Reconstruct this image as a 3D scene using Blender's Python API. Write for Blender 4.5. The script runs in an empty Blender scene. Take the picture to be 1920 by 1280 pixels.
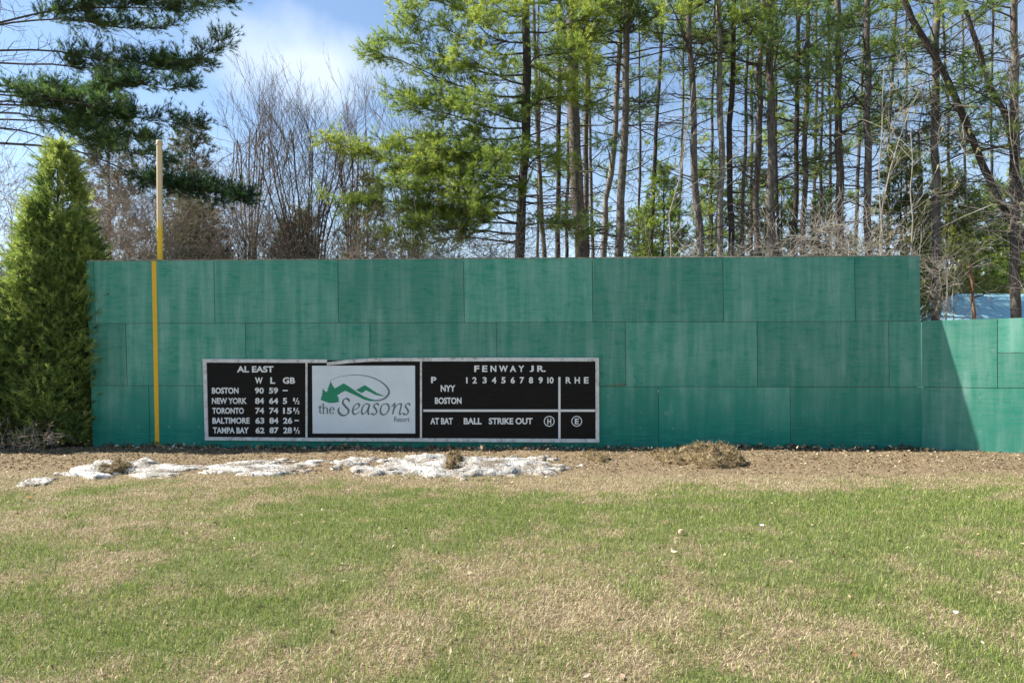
import bpy, bmesh, math, random
import numpy as np
from mathutils import Vector
from mathutils.geometry import tessellate_polygon

random.seed(7)
RNG = np.random.default_rng(11)
SC = bpy.context.scene
COL = SC.collection

# ------------------------------------------------------------------ camera
F = 1387.0            # focal length in photo pixels (1920 wide)
HY = 690.0            # horizon row
EYE = 1.6
cam_d = bpy.data.cameras.new("camera")
cam_d.sensor_width = 36.0
cam_d.lens = 36.0 * F / 1920.0
cam_d.shift_y = (HY - 640.0) / 1920.0
cam_d.clip_start = 0.05
cam_d.clip_end = 3000.0
cam = bpy.data.objects.new("camera", cam_d)
COL.objects.link(cam)
cam.location = (0, 0, EYE)
cam.rotation_euler = (math.pi / 2, 0, 0)
SC.camera = cam

# ------------------------------------------------------------------ wall frame, sun, sky
KW = -0.0459          # the tall wall: Y = YC + KW * X
YC = 14.14
NW = math.sqrt(1 + KW * KW)
U1 = np.array([1 / NW, KW / NW, 0.0])
N1 = np.array([KW / NW, -1 / NW, 0.0])
SUN_A, SUN_B = 1.0, 0.13     # run along the wall / out from the wall per metre of drop
d = SUN_A * U1 + SUN_B * N1 + np.array([0, 0, -1.0])
d /= np.linalg.norm(d)
sun_from = -d
SUN_EL = math.asin(sun_from[2])
SUN_AZ = math.atan2(sun_from[0], sun_from[1])

SC.view_settings.view_transform = 'Standard'
SC.view_settings.look = 'None'
SC.view_settings.gamma = 1.0
SC.view_settings.exposure = 1.25
SC.cycles.max_bounces = 8
SC.cycles.transparent_max_bounces = 8

sun_d = bpy.data.lights.new("sun", 'SUN')
sun_d.energy = 5.0
sun_d.angle = math.radians(0.5)
sun_d.color = (1.0, 0.95, 0.87)
sun = bpy.data.objects.new("sun", sun_d)
COL.objects.link(sun)
sun.rotation_euler = Vector(d).to_track_quat('-Z', 'Y').to_euler()
sun.location = (-30, 10, 40)

W = bpy.data.worlds.new("World")
SC.world = W
W.use_nodes = True
wt = W.node_tree
wt.nodes.clear()
def wn(t, **kw):
    n = wt.nodes.new(t)
    for k, v in kw.items():
        setattr(n, k, v)
    return n
def wmath(op, a, b=None, clamp=False):
    n = wn('ShaderNodeMath', operation=op, use_clamp=clamp)
    for i, x in enumerate((a, b)):
        if x is None: continue
        if isinstance(x, (int, float)): n.inputs[i].default_value = x
        else: wt.links.new(x, n.inputs[i])
    return n.outputs[0]
sky = wn('ShaderNodeTexSky', sky_type='NISHITA', sun_disc=False)
sky.sun_elevation = SUN_EL
sky.sun_rotation = SUN_AZ % (2 * math.pi)
sky.air_density = 1.0
sky.dust_density = 0.1
sky.ozone_density = 0.9
tc = wn('ShaderNodeTexCoord')
sep = wn('ShaderNodeSeparateXYZ')
wt.links.new(tc.outputs['Generated'], sep.inputs[0])
zc = wmath('ADD', wmath('MAXIMUM', sep.outputs[2], 0.0), 0.18)
cmb = wn('ShaderNodeCombineXYZ')
wt.links.new(wmath('DIVIDE', sep.outputs[0], zc), cmb.inputs[0])
wt.links.new(wmath('DIVIDE', sep.outputs[1], zc), cmb.inputs[1])
nz = wn('ShaderNodeTexNoise')
nz.inputs['Scale'].default_value = 1.15
nz.inputs['Detail'].default_value = 7
nz.inputs['Roughness'].default_value = 0.55
nz.inputs['Distortion'].default_value = 0.35
mp = wn('ShaderNodeMapping')
mp.inputs['Location'].default_value = (3.1, 1.7, 0.0)
wt.links.new(cmb.outputs[0], mp.inputs[0])
wt.links.new(mp.outputs[0], nz.inputs['Vector'])
cr = wn('ShaderNodeMapRange')
cr.inputs[1].default_value = 0.53; cr.inputs[2].default_value = 0.85
wt.links.new(nz.outputs[0], cr.inputs[0])
# one soft cumulus bank standing in the gap between the pines
cl = Vector(((565 - 960) / F, 1, (HY - 120) / F)).normalized()
vs = wn('ShaderNodeVectorMath', operation='SUBTRACT'); vs.inputs[1].default_value = cl
wt.links.new(tc.outputs['Generated'], vs.inputs[0])
vm = wn('ShaderNodeVectorMath', operation='MULTIPLY'); vm.inputs[1].default_value = (1.0, 1.0, 2.3)
wt.links.new(vs.outputs[0], vm.inputs[0])
vl = wn('ShaderNodeVectorMath', operation='LENGTH')
wt.links.new(vm.outputs[0], vl.inputs[0])
nz2 = wn('ShaderNodeTexNoise')
nz2.inputs['Scale'].default_value = 14; nz2.inputs['Detail'].default_value = 6
wt.links.new(tc.outputs['Generated'], nz2.inputs['Vector'])
bank = wn('ShaderNodeMapRange')
bank.inputs[1].default_value = 0.145; bank.inputs[2].default_value = 0.03
wt.links.new(wmath('ADD', vl.outputs[1], wmath('MULTIPLY', wmath('SUBTRACT', nz2.outputs[0], 0.5), 0.16)), bank.inputs[0])
low = wn('ShaderNodeMapRange')          # thin white veil low over the horizon
low.inputs[1].default_value = 0.30; low.inputs[2].default_value = 0.06
low.inputs[3].default_value = 0.0; low.inputs[4].default_value = 0.32
wt.links.new(sep.outputs[2], low.inputs[0])
cover = wmath('MAXIMUM', wmath('MULTIPLY', cr.outputs[0], 0.6), wmath('MULTIPLY', bank.outputs[0], 0.8))
cover = wmath('MAXIMUM', cover, low.outputs[0])
mx = wn('ShaderNodeMixRGB')
mx.inputs[2].default_value = (5.0, 5.6, 6.3, 1)
wt.links.new(cover, mx.inputs[0])
wt.links.new(sky.outputs[0], mx.inputs[1])
bg = wn('ShaderNodeBackground')
bg.inputs['Strength'].default_value = 0.085
wt.links.new(mx.outputs[0], bg.inputs['Color'])
wo = wn('ShaderNodeOutputWorld')
wt.links.new(bg.outputs[0], wo.inputs['Surface'])

# ------------------------------------------------------------------ helpers
def at(px, py, Y):
    return np.array([(px - 960) / F * Y, Y, EYE + (HY - py) / F * Y])

def tag(o, label=None, cat=None, group=None, kind=None):
    if label: o['label'] = label
    if cat: o['category'] = cat
    if group: o['group'] = group
    if kind: o['kind'] = kind
    return o

def empty(name, loc, rz=0.0, label=None, cat=None, group=None):
    o = bpy.data.objects.new(name, None)
    COL.objects.link(o)
    o.location = loc
    o.rotation_euler = (0, 0, rz)
    o.empty_display_size = 0.2
    return tag(o, label, cat, group)

def _lattice(seed):
    return np.random.default_rng(seed).random((256, 256))
_LAT = {}
def vnoise(x, y, seed=0):
    if seed not in _LAT: _LAT[seed] = _lattice(seed)
    L = _LAT[seed]
    xi = np.floor(x).astype(int); yi = np.floor(y).astype(int)
    fx = x - xi; fy = y - yi
    fx = fx * fx * (3 - 2 * fx); fy = fy * fy * (3 - 2 * fy)
    g = lambda a, b: L[a & 255, b & 255]
    return (g(xi, yi) * (1 - fx) + g(xi + 1, yi) * fx) * (1 - fy) + (g(xi, yi + 1) * (1 - fx) + g(xi + 1, yi + 1) * fx) * fy
def fbm(x, y, oct=4, seed=0):
    x = np.asarray(x, float); y = np.asarray(y, float)
    v = 0; a = 0.5; t = 0
    for i in range(oct):
        v = v + a * vnoise(x * 2 ** i + 13.7 * i, y * 2 ** i + 7.3 * i, seed + i); t += a; a *= 0.5
    return v / t
def sstep(a, b, x):
    t = np.clip((np.asarray(x, float) - a) / (b - a), 0, 1)
    return t * t * (3 - 2 * t)
def nrm(v):
    return v / np.maximum(np.linalg.norm(v, axis=-1, keepdims=True), 1e-9)

class Soup:
    """vertex/face soup that becomes ONE mesh object"""
    def __init__(s):
        s.V = []; s.T = []; s.Q = []; s.A = []; s.n = 0
    def add(s, V, tris=None, quads=None, a=0.5):
        V = np.asarray(V, float).reshape(-1, 3)
        s.V.append(V)
        s.A.append(np.broadcast_to(np.asarray(a, float), (len(V),)).copy())
        if tris is not None and len(tris): s.T.append(np.asarray(tris, int).reshape(-1, 3) + s.n)
        if quads is not None and len(quads): s.Q.append(np.asarray(quads, int).reshape(-1, 4) + s.n)
        s.n += len(V)
    def tubes(s, P, R, k=4, a=0.5):
        P = np.asarray(P, float); R = np.asarray(R, float)
        if P.ndim == 2: P = P[None]; R = R[None]
        if len(P) == 0: return
        M, N, _ = P.shape
        T = nrm(np.gradient(P, axis=1))
        mt = nrm(T.mean(axis=1))
        ref = np.where(np.abs(mt[:, 2:3]) > 0.85, np.array([[1.0, 0, 0]]), np.array([[0, 0, 1.0]]))
        n1 = nrm(np.cross(T, ref[:, None, :]))
        n2 = np.cross(T, n1)
        th = np.arange(k) * 2 * math.pi / k
        ring = P[:, :, None] + R[:, :, None, None] * (np.cos(th)[None, None, :, None] * n1[:, :, None] + np.sin(th)[None, None, :, None] * n2[:, :, None])
        idx = np.arange(M * N * k).reshape(M, N, k)
        i0 = idx[:, :-1]; i1 = idx[:, 1:]
        q = np.stack([i0, np.roll(i0, -1, 2), np.roll(i1, -1, 2), i1], -1).reshape(-1, 4)
        aa = np.broadcast_to(np.asarray(a, float).reshape(-1, 1, 1) if np.ndim(a) else a, (M, N, k)).reshape(-1)
        s.add(ring.reshape(-1, 3), quads=q, a=aa)
    def needles(s, pos, dirs, L, Wd, K, spread, tint=0.5, rng=RNG):
        pos = np.asarray(pos); dirs = np.asarray(dirs)
        M = len(pos)
        if M == 0: return
        D = nrm(dirs[:, None] + spread * rng.normal(size=(M, K, 3)))
        side = nrm(np.cross(D, rng.normal(size=(M, K, 3)))) * (Wd * 0.5)
        ln = L * rng.uniform(0.65, 1.1, (M, K, 1))
        b = pos[:, None] - dirs[:, None] * (rng.uniform(0, 0.5, (M, K, 1)) * L)
        V = np.stack([b - side, b + side, b + D * ln], 2)
        t = np.broadcast_to(np.asarray(tint, float).reshape(-1, 1), (M, 1)) + rng.normal(size=(M, K)) * 0.1
        s.add(V.reshape(-1, 3), tris=np.arange(M * K * 3).reshape(-1, 3), a=np.repeat(np.clip(t, 0, 1).reshape(-1), 3))
    def build(s, name, mat, parent=None, smooth=True, attr='tint', origin=None):
        me = bpy.data.meshes.new(name)
        V = np.concatenate(s.V) if s.V else np.zeros((0, 3))
        T = np.concatenate(s.T) if s.T else np.zeros((0, 3), int)
        Q = np.concatenate(s.Q) if s.Q else np.zeros((0, 4), int)
        if origin is not None: V = V - np.asarray(origin)
        me.vertices.add(len(V)); me.vertices.foreach_set('co', V.astype(np.float32).ravel())
        nl = T.size + Q.size; nf = len(T) + len(Q)
        me.loops.add(nl); me.loops.foreach_set('vertex_index', np.concatenate([T.ravel(), Q.ravel()]).astype(np.int32))
        me.polygons.add(nf)
        me.polygons.foreach_set('loop_start', np.concatenate([np.arange(len(T)) * 3, T.size + np.arange(len(Q)) * 4]).astype(np.int32))
        me.update(calc_edges=True)
        me.polygons.foreach_set('use_smooth', np.full(nf, bool(smooth)))
        at_ = me.attributes.new(attr, 'FLOAT', 'POINT')
        at_.data.foreach_set('value', np.concatenate(s.A).astype(np.float32) if s.A else np.zeros(0, np.float32))
        me.materials.append(mat)
        o = bpy.data.objects.new(name, me)
        COL.objects.link(o)
        if parent is not None: o.parent = parent
        return o

# ------------------------------------------------------------------ materials
class MT:
    def __init__(s, name, rough=0.8, spec=0.25):
        s.m = bpy.data.materials.new(name); s.m.use_nodes = True
        s.t = s.m.node_tree; s.b = s.t.nodes['Principled BSDF']
        s.out = s.t.nodes['Material Output']
        s.b.inputs['Roughness'].default_value = rough
        s.b.inputs['Specular IOR Level'].default_value = spec
    def n(s, ty, **kw):
        x = s.t.nodes.new(ty)
        for k, v in kw.items(): setattr(x, k, v)
        return x
    def L(s, a, b): s.t.links.new(a, b)
    def set(s, sock, v):
        if hasattr(v, 'node') or hasattr(v, 'is_output'): s.L(v, sock)
        elif isinstance(v, (tuple, list)) and len(v) == 3 and sock.type == 'RGBA': sock.default_value = (*v, 1)
        else: sock.default_value = v
    def coord(s, kind='Object', scale=(1, 1, 1), off=None):
        c = s.n('ShaderNodeTexCoord'); m = s.n('ShaderNodeMapping')
        m.inputs['Scale'].default_value = scale
        s.L(c.outputs[kind], m.inputs[0])
        if off is not None: s.L(off, m.inputs['Location'])
        return m.outputs[0]
    def noise(s, vec, scale=5, detail=4, rough=0.55, dist=0.0):
        x = s.n('ShaderNodeTexNoise'); s.L(vec, x.inputs['Vector'])
        x.inputs['Scale'].default_value = scale; x.inputs['Detail'].default_value = detail
        x.inputs['Roughness'].default_value = rough; x.inputs['Distortion'].default_value = dist
        return x.outputs[0]
    def rng(s, v, a, b, c=0.0, dd=1.0):
        x = s.n('ShaderNodeMapRange'); s.set(x.inputs[0], v)
        for i, q in enumerate((a, b, c, dd)): x.inputs[i + 1].default_value = q
        return x.outputs[0]
    def mix(s, f, a, b, blend='MIX'):
        x = s.n('ShaderNodeMixRGB', blend_type=blend)
        s.set(x.inputs[0], f); s.set(x.inputs[1], a); s.set(x.inputs[2], b)
        return x.outputs[0]
    def math(s, op, a, b=0.0, clamp=False):
        x = s.n('ShaderNodeMath', operation=op, use_clamp=clamp)
        s.set(x.inputs[0], a); s.set(x.inputs[1], b)
        return x.outputs[0]
    def ramp(s, f, stops):
        x = s.n('ShaderNodeValToRGB'); s.L(f, x.inputs[0])
        e = x.color_ramp.elements
        while len(e) < len(stops): e.new(0.5)
        for el, (p, c) in zip(e, stops): el.position = p; el.color = (*c, 1)
        return x.outputs[0]
    def attr(s, name='tint'):
        return s.n('ShaderNodeAttribute', attribute_name=name).outputs['Fac']
    def color(s, c): s.set(s.b.inputs['Base Color'], c); s._c = c; return s
    def bump(s, h, strength=0.4, dist=0.01):
        x = s.n('ShaderNodeBump'); x.inputs['Strength'].default_value = strength; x.inputs['Distance'].default_value = dist
        s.L(h, x.inputs['Height']); s.L(x.outputs[0], s.b.inputs['Normal']); return s
    def translucent(s, c, fac=0.4):
        t = s.n('ShaderNodeBsdfTranslucent'); s.set(t.inputs['Color'], c)
        m = s.n('ShaderNodeMixShader'); m.inputs[0].default_value = fac
        s.L(s.b.outputs[0], m.inputs[1]); s.L(t.outputs[0], m.inputs[2]); s.L(m.outputs[0], s.out.inputs['Surface'])
        return s

def foliage_mat(name, stops, trans=0.4, boost=1.25):
    m = MT(name, 0.55, 0.3)
    c = m.ramp(m.attr(), stops)
    m.color(c)
    m.translucent(m.mix(1.0, c, (boost, boost, boost * 0.8), 'MULTIPLY'), trans)
    return m.m
def bark_mat(name, dark, light, lichen=None, sc=1.0):
    m = MT(name, 0.92, 0.1)
    v = m.coord('Object', (9 * sc, 9 * sc, 2.0 * sc))
    f = m.noise(v, 3.0, 6, 0.7, 0.6)
    c = m.ramp(f, [(0.32, dark), (0.68, light)])
    if lichen:
        g = m.noise(m.coord('Object', (1, 1, 0.5)), 5.0, 5, 0.65)
        c = m.mix(m.rng(g, 0.52, 0.68, 0, 0.75), c, lichen)
    m.color(c); m.bump(f, 0.8, 0.03)
    return m.m
M = {}
M['bark'] = bark_mat('pine_bark', (0.050, 0.041, 0.037), (0.215, 0.180, 0.155), (0.273, 0.273, 0.220))
M['bark_pale'] = bark_mat('pale_bark', (0.10, 0.085, 0.07), (0.36, 0.32, 0.27), (0.34, 0.34, 0.27))
M['bark_dark'] = bark_mat('dark_bark', (0.029, 0.023, 0.021), (0.111, 0.091, 0.078))
M['dead'] = bark_mat('dead_branch_bark', (0.05, 0.042, 0.036), (0.15, 0.13, 0.115))
M['twig_red'] = bark_mat('reddish_twig_bark', (0.085, 0.066, 0.05), (0.25, 0.195, 0.15))
M['twig_grey'] = bark_mat('grey_twig_bark', (0.195, 0.158, 0.132), (0.540, 0.450, 0.375))
M['twig_pale'] = bark_mat('pale_twig_bark', (0.213, 0.180, 0.148), (0.492, 0.443, 0.369))
M['snag'] = bark_mat('broken_wood', (0.10, 0.055, 0.03), (0.34, 0.22, 0.13))
M['n_dark'] = foliage_mat('dark_pine_needles', [(0.0, (0.030, 0.064, 0.032)), (0.5, (0.084, 0.174, 0.066)), (1.0, (0.255, 0.372, 0.096))], 0.3)
M['n_bright'] = foliage_mat('bright_pine_needles', [(0.0, (0.07, 0.13, 0.032)), (0.5, (0.225, 0.325, 0.062)), (1.0, (0.46, 0.52, 0.105))], 0.5)
M['n_mid'] = foliage_mat('mid_pine_needles', [(0.0, (0.051, 0.104, 0.038)), (0.5, (0.174, 0.287, 0.070)), (1.0, (0.562, 0.599, 0.104))], 0.4)
M['n_olive'] = foliage_mat('olive_fir_needles', [(0.0, (0.037, 0.068, 0.026)), (0.5, (0.140, 0.180, 0.055)), (1.0, (0.394, 0.396, 0.091))], 0.4)
M['n_grey'] = foliage_mat('grey_green_needles', [(0.0, (0.06, 0.07, 0.045)), (0.5, (0.13, 0.145, 0.085)), (1.0, (0.24, 0.24, 0.14))], 0.35)
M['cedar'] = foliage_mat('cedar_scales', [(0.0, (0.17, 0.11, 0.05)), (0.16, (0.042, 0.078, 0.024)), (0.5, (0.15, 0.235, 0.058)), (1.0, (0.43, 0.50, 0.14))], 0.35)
M['beech'] = foliage_mat('young_drooping_leaves', [(0.0, (0.20, 0.17, 0.09)), (0.5, (0.36, 0.34, 0.20)), (1.0, (0.55, 0.50, 0.33))], 0.45, 1.0)

# ------------------------------------------------------------------ ground
def wallY(x): return YC + KW * x
def ground_h(x, y):
    x = np.asarray(x, float); y = np.asarray(y, float)
    near = sstep(10.0, 13.4, y) * 0.07 + sstep(0, 8, x) * sstep(10, 13.5, y) * 0.05
    h = near + (fbm(x * 0.45, y * 0.45, 3, 3) - 0.5) * 0.09 * sstep(2, 6, y)
    h = h + (fbm(x * 3.1, y * 3.1, 3, 21) - 0.5) * 0.05 * sstep(10.3, 11.8, y) * sstep(16, 14.2, y)
    h = h + (fbm(x * 9, y * 9, 2, 33) - 0.5) * 0.018
    return h * sstep(60, 30, np.hypot(x, y))
def gpix(px, py, z=0.0):                       # photo point on the ground -> x, y
    Y = F * (EYE - z) / (py - HY)
    return (px - 960) / F * Y, Y
BLOBS = [  # px, py, rx, ry (photo pixels), amount: where the lawn is green (+) or dried out (-)
    (700, 985, 330, 55, 0.55), (1050, 960, 260, 45, 0.55), (1500, 960, 300, 55, 0.75), (1750, 1000, 260, 90, 0.6),
    (1250, 1030, 330, 45, 0.5), (1650, 1120, 250, 60, 0.3), (480, 1060, 300, 60, 0.2), (180, 1190, 260, 90, 0.4),
    (640, 1240, 300, 60, 0.15), (1830, 1180, 200, 100, 0.2), (1180, 1150, 330, 55, -0.55), (1000, 1250, 300, 60, -0.3),
    (1400, 1240, 250, 70, -0.3), (830, 1110, 180, 40, -0.35), (200, 960, 260, 40, -0.4), (300, 1100, 160, 30, -0.2), (700, 1200, 170, 30, -0.1)]
def green(x, y):
    x = np.asarray(x, float); y = np.asarray(y, float)
    yy = np.maximum(y, 2.6)
    px = 960 + F * x / yy; py = HY + F * EYE / yy
    g = np.zeros_like(x) + 0.50
    for (bx, by, rx, ry, am) in BLOBS:
        g = g + 0.7 * am * np.exp(-(((px - bx) / rx) ** 2 + ((py - by) / ry) ** 2))
    g = g + (fbm(x * 0.9, y * 0.9, 5, 50) - 0.5) * 1.5 + (fbm(x * 3.2, y * 3.2, 4, 60) - 0.5) * 2.2
    g = g - sstep(9.2, 11.0, y + (fbm(x * 0.8, y * 0.8, 4, 70) - 0.5) * 3.4) * 1.1
    return g

fx = np.concatenate([[-900, -400, -180, -90, -50, -30, -20], np.arange(-14, 14.01, 0.07), [20, 30, 50, 90, 180, 400, 900]])
fy = np.concatenate([[-400, -150, -60, -25, -10, -3, 0, 1.2], np.arange(2.2, 16.4, 0.06), [17.5, 19, 22, 26, 32, 40, 55, 80, 130, 250, 500, 1200]])
GX, GY = np.meshgrid(fx, fy)
gz = ground_h(GX, GY)
s = Soup()
nxx, nyy = len(fx), len(fy)
ii = np.arange(nxx * nyy).reshape(nyy, nxx)
q = np.stack([ii[:-1, :-1], ii[:-1, 1:], ii[1:, 1:], ii[1:, :-1]], -1).reshape(-1, 4)
s.add(np.stack([GX, GY, gz], -1).reshape(-1, 3), quads=q, a=np.clip(green(GX, GY), 0, 1).ravel())
m = MT('dry_lawn_soil', 0.95, 0.1)
v = m.coord('Object')
n1 = m.noise(v, 30, 5, 0.7); n2 = m.noise(v, 3.0, 4, 0.6); n3 = m.noise(v, 160, 2, 0.6)
c = m.ramp(n1, [(0.28, (0.075, 0.053, 0.032)), (0.5, (0.23, 0.17, 0.10)), (0.72, (0.44, 0.35, 0.21))])
c = m.mix(m.rng(n3, 0.45, 0.65, 0, 0.5), c, (0.11, 0.08, 0.052))
c = m.mix(m.rng(n2, 0.42, 0.66, 0, 0.5), c, (0.115, 0.08, 0.05))
c = m.mix(m.rng(m.attr(), 0.35, 0.95, 0.0, 0.6), c, (0.10, 0.14, 0.042))
m.color(c); m.bump(n1, 0.9, 0.03)
M['soil'] = m.m
tag(s.build('ground', M['soil']), kind='structure')

# ------------------------------------------------------------------ lawn (uncountable blades: one object)
def scatter(n, ymin, ymax, margin=2.6, rng=RNG):
    y = np.sqrt(rng.uniform(ymin ** 2, ymax ** 2, n))
    x = rng.uniform(-1, 1, n) * (0.70 * y + margin)
    return x, y
def blades(S, x, y, g, rng=RNG, scale=1.0):
    n = len(x)
    z = ground_h(x, y) - 0.004
    isg = rng.random(n) < np.clip(g * 0.58 + 0.22, 0.06, 0.86)
    L = np.where(isg, rng.gamma(4.0, 0.009, n), rng.gamma(4.0, 0.0075, n)).clip(0.012, 0.085) * scale
    lean = np.where(isg, rng.uniform(0.15, 0.95, n), rng.uniform(0.75, 1.5, n))
    az = rng.uniform(0, 2 * math.pi, n)
    w = rng.uniform(0.0018, 0.0036, n) * (0.75 + 0.055 * y)
    h = np.stack([np.cos(az), np.sin(az), np.zeros(n)], -1)
    up = np.array([0, 0, 1.0])
    sd = np.stack([-np.sin(az), np.cos(az), np.zeros(n)], -1) * w[:, None]
    tw = rng.uniform(-1, 1, n)
    sd = sd + h * (w * tw)[:, None]
    p0 = np.stack([x, y, z], -1)
    l1 = lean * 0.6
    p1 = p0 + (h * np.sin(l1)[:, None] + up * np.cos(l1)[:, None]) * (L * 0.55)[:, None]
    l2 = np.minimum(lean * 1.25, 1.62)
    p2 = p1 + (h * np.sin(l2)[:, None] + up * np.cos(l2)[:, None]) * (L * 0.5)[:, None]
    V = np.stack([p0 - sd * 0.5, p0 + sd * 0.5, p1 + sd * 0.42, p1 - sd * 0.42, p2], 1)
    b = np.arange(n)[:, None] * 5
    a = np.where(isg, rng.uniform(0.55, 1.0, n), rng.uniform(0.0, 0.46, n))
    S.add(V.reshape(-1, 3), tris=np.concatenate([b + 3, b + 2, b + 4], 1), quads=np.concatenate([b, b + 1, b + 2, b + 3], 1), a=np.repeat(a, 5))
s = Soup()
for (n, y0, y1) in ((320000, 2.6, 5.5), (320000, 5.5, 9.0), (180000, 9.0, 11.0), (60000, 11.0, 14.0)):
    x, y = scatter(n, y0, y1)
    gg = green(x, y)
    keep = RNG.random(n) < np.where(y > 10.8, 0.55, 1.0)
    keep &= y < wallY(x) - 0.08
    blades(s, x[keep], y[keep], gg[keep])
# tufts of longer fresh grass
x, y = scatter(900, 3.0, 10.0)
k = green(x, y) > 0.45
x, y = x[k], y[k]
xx = np.repeat(x, 26) + RNG.normal(size=len(x) * 26) * 0.035
yy = np.repeat(y, 26) + RNG.normal(size=len(x) * 26) * 0.035
blades(s, xx, yy, np.ones(len(xx)), scale=1.35)
m = MT('grass_blades', 0.6, 0.25)
c = m.ramp(m.attr(), [(0.0, (0.20, 0.14, 0.075)), (0.2, (0.47, 0.38, 0.225)), (0.47, (0.78, 0.70, 0.46)), (0.53, (0.085, 0.155, 0.035)), (0.78, (0.19, 0.265, 0.055)), (1.0, (0.43, 0.46, 0.13))])
m.color(c); m.translucent(c, 0.35)
tag(s.build('grass', m.m), 'patchy spring lawn of green and dried blades', 'grass', kind='stuff')

# leaf litter along the foot of the walls
s = Soup()
def leaves(S, x, y, size, tint, lift=0.0, curl=0.5, rng=RNG):
    n = len(x)
    z = ground_h(x, y) + lift + size * 0.15
    nv = nrm(np.stack([rng.normal(size=n) * curl, rng.normal(size=n) * curl, np.ones(n)], -1))
    r = rng.normal(size=(n, 3))
    t1 = nrm(np.cross(nv, r)); t2 = np.cross(nv, t1)
    c = np.stack([x, y, z], -1); sz = size[:, None]
    asp = rng.uniform(0.35, 0.7, n)[:, None]
    V = np.stack([c - t1 * sz, c - t2 * sz * asp + nv * sz * 0.25, c + t1 * sz, c + t2 * sz * asp + nv * sz * 0.25], 1)
    b = np.arange(n)[:, None] * 4
    S.add(V.reshape(-1, 3), tris=np.concatenate([np.concatenate([b, b + 1, b + 2], 1), np.concatenate([b, b + 2, b + 3], 1)]), a=np.repeat(tint, 4))
n = 38000
x = RNG.uniform(-12, 12, n); y = RNG.uniform(10.4, 14.3, n)
pr = sstep(10.4, 12.2, y) * (0.25 + 0.75 * fbm(x * 1.3, y * 1.3, 3, 90)); k = (RNG.random(n) < pr) & (y < wallY(x) - 0.05)
k &= ~((x > 7.4) & (y > wallY(7.6) - (x - 7.6) * 0.31 - 0.05))
leaves(s, x[k], y[k], RNG.uniform(0.008, 0.032, k.sum()), RNG.random(k.sum()) ** 1.5)
n = 2600                                   # leaves and bark drifted up against the boards
x = RNG.uniform(-7.9, 7.6, n); y = wallY(x) - 0.03 - RNG.random(n) ** 2 * 0.55
k = RNG.random(n) < 0.15 + 0.9 * fbm(x * 2.2, y * 2, 3, 97)
leaves(s, x[k], y[k], RNG.uniform(0.015, 0.055, k.sum()), RNG.random(k.sum()) ** 1.3, RNG.random(k.sum()) ** 2 * 0.07, 0.9)
n = 2000
x, y = scatter(n, 3.0, 10.8)
leaves(s, x, y, RNG.uniform(0.008, 0.026, n), RNG.random(n), 0.012)
m = MT('dead_leaves', 0.8, 0.2)
c = m.ramp(m.attr(), [(0.0, (0.06, 0.035, 0.022)), (0.4, (0.20, 0.125, 0.07)), (0.75, (0.42, 0.30, 0.18)), (1.0, (0.66, 0.56, 0.42))])
m.color(c); m.translucent(c, 0.2)
M['leaf'] = m.m
tag(s.build('leaf_litter', M['leaf']), 'brown dead leaves and debris scattered along the foot of the green wall', 'leaves', kind='stuff')

# ------------------------------------------------------------------ the green plywood walls
TH = math.atan(KW)
def wallray(px):
    r = (px - 960) / F
    Y = YC / (1 - KW * r)
    return r * Y, Y
X0, Y0 = wallray(174)
O1 = np.array([X0, Y0, 0.0])
def wuv(px, py):
    X, Y = wallray(px)
    return ((X - O1[0]) * U1[0] + (Y - O1[1]) * U1[1], EYE + (HY - py) / F * Y)
def lean_px(px, y, ymid):
    return px + (4 + 7 * min(max((500 - px) / 330, 0), 1)) / 345 * (y - ymid)

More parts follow.
